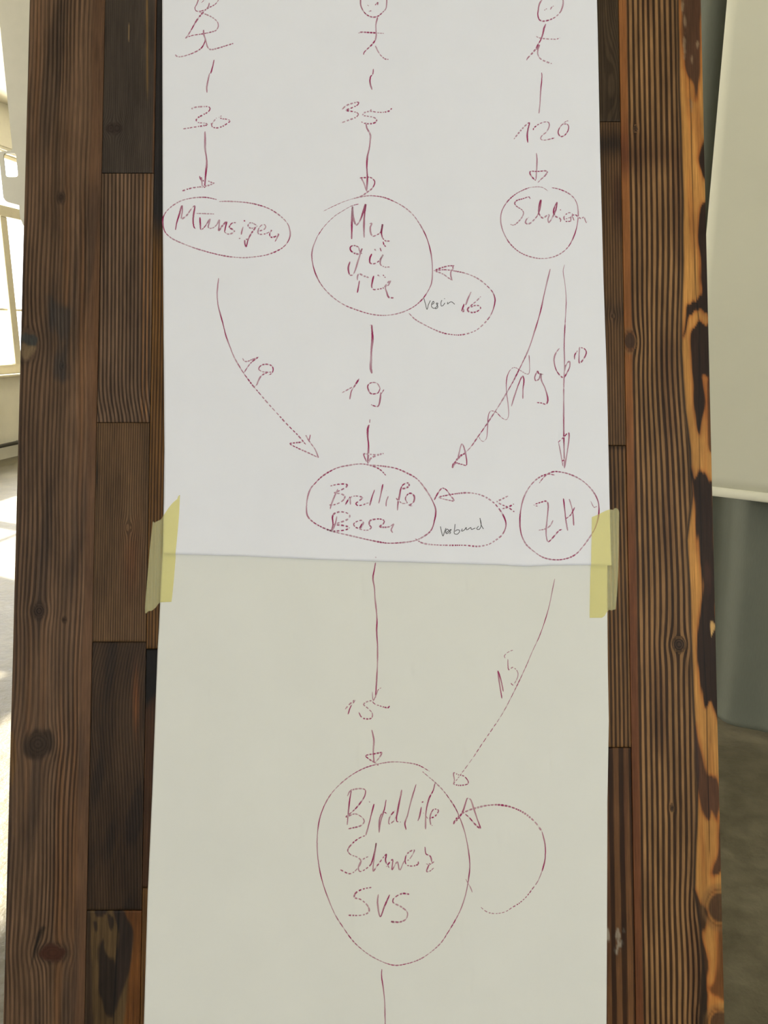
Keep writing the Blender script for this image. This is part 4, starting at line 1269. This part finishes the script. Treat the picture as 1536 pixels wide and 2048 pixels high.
k = 1
for c in LEFT_WINDOWS:
    make_window(k, c, True); k += 1
for c in BACK_WINDOWS:
    make_window(k, c, False); k += 1

for c in ADDED_RIGHT_WINDOWS:
    make_window(k, c, True, True); k += 1  # frame for the added, unseen right-hand window

# heating pipe low on the window wall
PIPE = plain('black_pipe_paint', (0.035, 0.034, 0.032), 0.35, 0.2, 20)
STEEL = plain('bare_steel', (0.55, 0.54, 0.5), 0.35, 0.1, 30)


def cyl_y(bm, x, z, y0, y1, r, seg=14):
    bmesh.ops.create_cone(bm, cap_ends=True, segments=seg, radius1=r, radius2=r, depth=y1 - y0,
                          matrix=Matrix.Translation((x, (y0 + y1) / 2, z)) @ Matrix.Rotation(math.pi / 2, 4, 'X'))


pipe = in_room(bpy.data.objects.new('heating_pipe', None)); COL.objects.link(pipe)
tag(pipe, 'black heating pipe running low along the cream window wall', 'pipe')
bm = bmesh.new(); cyl_y(bm, LEFT_X + 0.09, 0.185, 1.0, 9.6, 0.024)
link('tube', bm_mesh(bm, 'tube', True), PIPE, pipe)
for yy in (2.2, 4.3, 6.4, 8.72):
    bm = bmesh.new()
    cyl_y(bm, LEFT_X + 0.09, 0.185, yy - 0.025, yy + 0.025, 0.031)
    add_box(bm, LEFT_X + 0.001, LEFT_X + 0.07, yy - 0.012, yy + 0.012, 0.172, 0.198)
    link('bracket', bm_mesh(bm, 'bracket'), STEEL, pipe)

# pale hanging panel in front of the far window, with a rounded opening near its foot
PANEL = plain('pale_grey_panel', (0.40, 0.385, 0.325), 0.6, 0.05, 5)


def panel():
    d = 6.0
    P = lambda px, py: ((px - 768) / (F * math.cos(PITCH) + (1024 - py) * math.sin(PITCH)) * d,
                        CAM_H + ((1024 - py) * math.cos(PITCH) - F * math.sin(PITCH)) / (F * math.cos(PITCH) + (1024 - py) * math.sin(PITCH)) * d)
    xe = P(27, 320)[0]
    xw = P(4, 370)[0]
    xr = xe + 0.30
    zt, zb = P(26, 303)[1], P(10, 404)[1]
    hx0, hx1 = P(4, 305)[0] + 0.008, P(36, 350)[0]
    hz0, hz1 = P(20, 354)[1], P(20, 306)[1]
    outer = [(xe, CEIL_Z), (xe, zt + 0.02), (xe - 0.015, zt + 0.004), (xw + 0.01, zt), (xw, zt - 0.012), (xw, zb + 0.03), (xw + 0.012, zb + 0.01), (xw + 0.03, zb),
             (P(38, 408)[0], zb - 0.02), (P(40, 435)[0], P(40, 435)[1]), (P(46, 450)[0], P(46, 450)[1]), (xr, P(46, 450)[1]), (xr, CEIL_Z)]
    c = 0.02
    inner = []
    for cx, cz, a0 in ((hx1 - c, hz1 - c, 0), (hx0 + c, hz1 - c, 90), (hx0 + c, hz0 + c, 180), (hx1 - c, hz0 + c, 270)):
        for a in (0, 30, 60, 90):
            t = math.radians(a0 + a)
            inner.append((cx + c * math.cos(t), cz + c * math.sin(t)))
    bm = bmesh.new()
    es = []
    for loop in (outer, inner):
        vs_ = [bm.verts.new((x, d, z)) for x, z in loop]
        es += [bm.edges.new((vs_[i], vs_[(i + 1) % len(vs_)])) for i in range(len(vs_))]
    bmesh.ops.triangle_fill(bm, use_beauty=True, edges=es)
    r = bmesh.ops.extrude_face_region(bm, geom=bm.faces[:])
    bmesh.ops.translate(bm, vec=(-0.010, 0.03, 0), verts=[v for v in r['geom'] if isinstance(v, bmesh.types.BMVert)])
    bmesh.ops.recalc_face_normals(bm, faces=bm.faces[:])
    o = link('hanging_panel', bm_mesh(bm, 'hanging_panel'), PANEL)
    tag(o, 'pale grey panel with a rounded opening hanging from the ceiling before the window', 'panel')


panel()

# ------------------------------------------------------------------ grey curtain and projection screen
CD = Vector((0.777, -0.63, 0)).normalized()
CN = Vector((-CD.y, CD.x, 0)) * -1
if CN.y > 0: CN = -CN
CP = Vector((1.318, 2.766, 0))


def curtain_material():
    m, nt, p = mat_new('grey_green_cloth')
    n = noise(nt, 3.0, 3, 0.5)
    w = noise(nt, 1.0, 2, 0.5, (400, 400, 30))
    c = mixc(nt, 1.0, ramp(nt, n, [(0.3, (0.158, 0.165, 0.125)), (0.7, (0.188, 0.195, 0.15))]),
             ramp(nt, w, [(0.2, (0.93, 0.93, 0.93)), (0.8, (1.05, 1.05, 1.05))]), 'MULTIPLY')
    nt.links.new(c, p.inputs['Base Color'])
    p.inputs['Roughness'].default_value = 0.9
    return m


def curtain():
    ts = np.linspace(-1.1, 2.1, 260)
    zs = np.concatenate([np.linspace(0.02, 0.3, 14), np.linspace(0.38, 3.6, 34)])
    T, Z = np.meshgrid(ts, zs)
    amp = 0.022 + 0.012 * np.clip(1 - Z / 1.5, 0, 1)
    off = amp * (np.sin(T * 17 + 0.6 * np.sin(T * 5) + 0.4 * Z) + 0.5 * np.sin(T * 31 + 1.0 + 0.7 * Z)) + 0.02 * np.exp(-Z / 0.12)
    hem = 0.035 * (0.5 + 0.5 * np.sin(T * 14 + 2.4)) * np.exp(-Z / 0.05)
    X = CP.x + CD.x * T + CN.x * off
    Y = CP.y + CD.y * T + CN.y * off
    V = np.stack([X, Y, Z + hem + 0.012], -1).reshape(-1, 3)
    R, C = T.shape
    idx = np.arange(R * C).reshape(R, C)
    q = np.stack([idx[:-1, :-1], idx[:-1, 1:], idx[1:, 1:], idx[1:, :-1]], -1).reshape(-1, 4)
    me = mesh_from(V, q.tolist(), 'curtain', True)
    root = bpy.data.objects.new('curtain', None); COL.objects.link(root)
    root.location = (CP.x, CP.y, 0)
    tag(root, 'grey green floor length cloth curtain hanging behind the projection screen', 'curtain')
    o = link('cloth', me, curtain_material(), root)
    o.matrix_parent_inverse = Matrix.Translation((-CP.x, -CP.y, 0))
    s = o.modifiers.new('thickness', 'SOLIDIFY'); s.thickness = 0.003
    bm = bmesh.new()
    a, b = CP + CD * -1.15, CP + CD * 2.15
    mid = (a + b) / 2 + Vector((0, 0, 3.61))
    bmesh.ops.create_cone(bm, cap_ends=True, segments=12, radius1=0.018, radius2=0.018, depth=(b - a).length,
                          matrix=Matrix.Translation(mid) @ CD.to_track_quat('Z', 'Y').to_matrix().to_4x4())
    for t in (-0.9, 0.5, 1.9):
        p = CP + CD * t
        add_box(bm, p.x - 0.01, p.x + 0.01, p.y - 0.01, p.y + 0.01, 3.62, CEIL_Z)
    o = link('rail', bm_mesh(bm, 'rail'), STEEL, root)
    o.matrix_parent_inverse = Matrix.Translation((-CP.x, -CP.y, 0))


curtain()

SCREEN = plain('matte_screen_fabric', (0.62, 0.605, 0.47), 0.85, 0.03, 2.0, 0.05, 500, 0.0005)


def screen():
    root = bpy.data.objects.new('projection_screen', None); COL.objects.link(root)
    base = CP + CN * 0.15
    root.matrix_world = Matrix.Translation(base) @ Matrix.Rotation(math.atan2(CD.y, CD.x), 4, 'Z')
    tag(root, 'off white roll down projection screen with a rounded weight bar along its lower edge', 'screen')
    # local x along the screen, -y towards the camera or +y
    t0, t1, zb, zt = -0.168, 1.85, 0.955, 3.1
    ts = np.linspace(t0, t1, 60); zs = np.linspace(zb, zt, 40)
    T, Z = np.meshgrid(ts, zs)
    off = 0.004 * np.sin(T * 2.1 + 0.5) * (zt - Z) / 2
    V = np.stack([T, off, Z], -1).reshape(-1, 3)
    idx = np.arange(T.size).reshape(T.shape)
    q = np.stack([idx[:-1, :-1], idx[:-1, 1:], idx[1:, 1:], idx[1:, :-1]], -1).reshape(-1, 4)
    o = link('screen_fabric', mesh_from(V, q.tolist(), 'screen_fabric', True), SCREEN, root)
    s = o.modifiers.new('thickness', 'SOLIDIFY'); s.thickness = 0.002; s.offset = 0
    bm = bmesh.new()
    M = Matrix.Translation(((t0 + t1) / 2, 0, zb)) @ Matrix.Rotation(math.pi / 2, 4, 'Y') @ Matrix.Diagonal((1.0, 0.7, 1, 1))
    bmesh.ops.create_cone(bm, cap_ends=True, segments=18, radius1=0.017, radius2=0.017, depth=t1 - t0, matrix=M)
    link('weight_bar', bm_mesh(bm, 'weight_bar', True), SCREEN, root)
    bm = bmesh.new(); add_box(bm, t0 - 0.06, t1 + 0.06, -0.05, 0.05, zt, zt + 0.1)
    bmesh.ops.bevel(bm, geom=bm.edges[:], offset=0.015, segments=2, affect='EDGES')
    link('housing', bm_mesh(bm, 'housing'), plain('white_housing', (0.7, 0.7, 0.66), 0.4, 0.03), root)
    for t in (t0 + 0.2, t1 - 0.2):
        bm = bmesh.new(); add_box(bm, t - 0.008, t + 0.008, -0.008, 0.008, zt + 0.1, CEIL_Z)
        link('hanger', bm_mesh(bm, 'hanger'), STEEL, root)


screen()

# ------------------------------------------------------------------ outdoors
bm = bmesh.new(); add_box(bm, LEFT_X - 40, LEFT_X - 0.4, -20, 40, -0.4, -0.2)
tag(in_room(link('outside_ground', bm_mesh(bm, 'outside_ground'), plain('pale_gravel', (0.55, 0.53, 0.46), 0.9, 0.15, 20))), kind='structure')

LEAF = plain('leaf_green', (0.16, 0.34, 0.10), 0.6, 0.25, 8)
BARK = plain('bark_brown', (0.16, 0.11, 0.07), 0.85, 0.3, 30, 0.4, 60)


def shrub(x, y, h, label, seed):
    r = random.Random(seed)
    root = bpy.data.objects.new('garden_shrub', None); COL.objects.link(root)
    root.location = room(x, y, -0.2)
    tag(root, label, 'shrub', 'shrubs outside the window wall')
    vb, fb = [], []
    vl, fl = [], []
    for s in range(16):
        a = r.uniform(0, 6.28); lean = r.uniform(0.1, 0.42)
        p = Vector((0, 0, 0)); dirv = Vector((math.cos(a) * lean, math.sin(a) * lean, 1)).normalized()
        L = h * r.uniform(0.65, 1.0); n = 10
        prev = None
        for i in range(n + 1):
            t = i / n
            c = p + dirv * L * t + Vector((math.cos(a + 1), math.sin(a + 1), 0)) * 0.1 * math.sin(3 * t)
            rad = 0.012 * (1 - 0.8 * t)
            b0 = len(vb)
            for kk in range(4):
                an = kk * math.pi / 2
                vb.append((c.x + rad * math.cos(an), c.y + rad * math.sin(an), c.z))
            if prev is not None:
                for kk in range(4):
                    fb.append((prev + kk, prev + (kk + 1) % 4, b0 + (kk + 1) % 4, b0 + kk))
            prev = b0
            if i > 1:
                for _ in range(5):
                    an = r.uniform(0, 6.28); le = r.uniform(0.05, 0.10)
                    d = Vector((math.cos(an), math.sin(an), r.uniform(-0.3, 0.6))).normalized()
                    sd = d.cross(Vector((0, 0, 1))).normalized() * le * 0.28
                    up = Vector((0, 0, 0.008))
                    q0 = c + d * 0.02
                    i0 = len(vl)
                    for v in (q0, q0 + d * le * 0.5 + sd + up, q0 + d * le, q0 + d * le * 0.5 - sd + up):
                        vl.append(tuple(v))
                    fl.append((i0, i0 + 1, i0 + 2, i0 + 3))
    link('stems', mesh_from(vb, fb, 'stems'), BARK, root)
    o = link('foliage', mesh_from(vl, fl, 'foliage'), LEAF, root)
    o['kind'] = 'stuff'


shrub(-8.9, 10.3, 1.85, 'leafy green shrub growing outside beyond the bright window', 3)
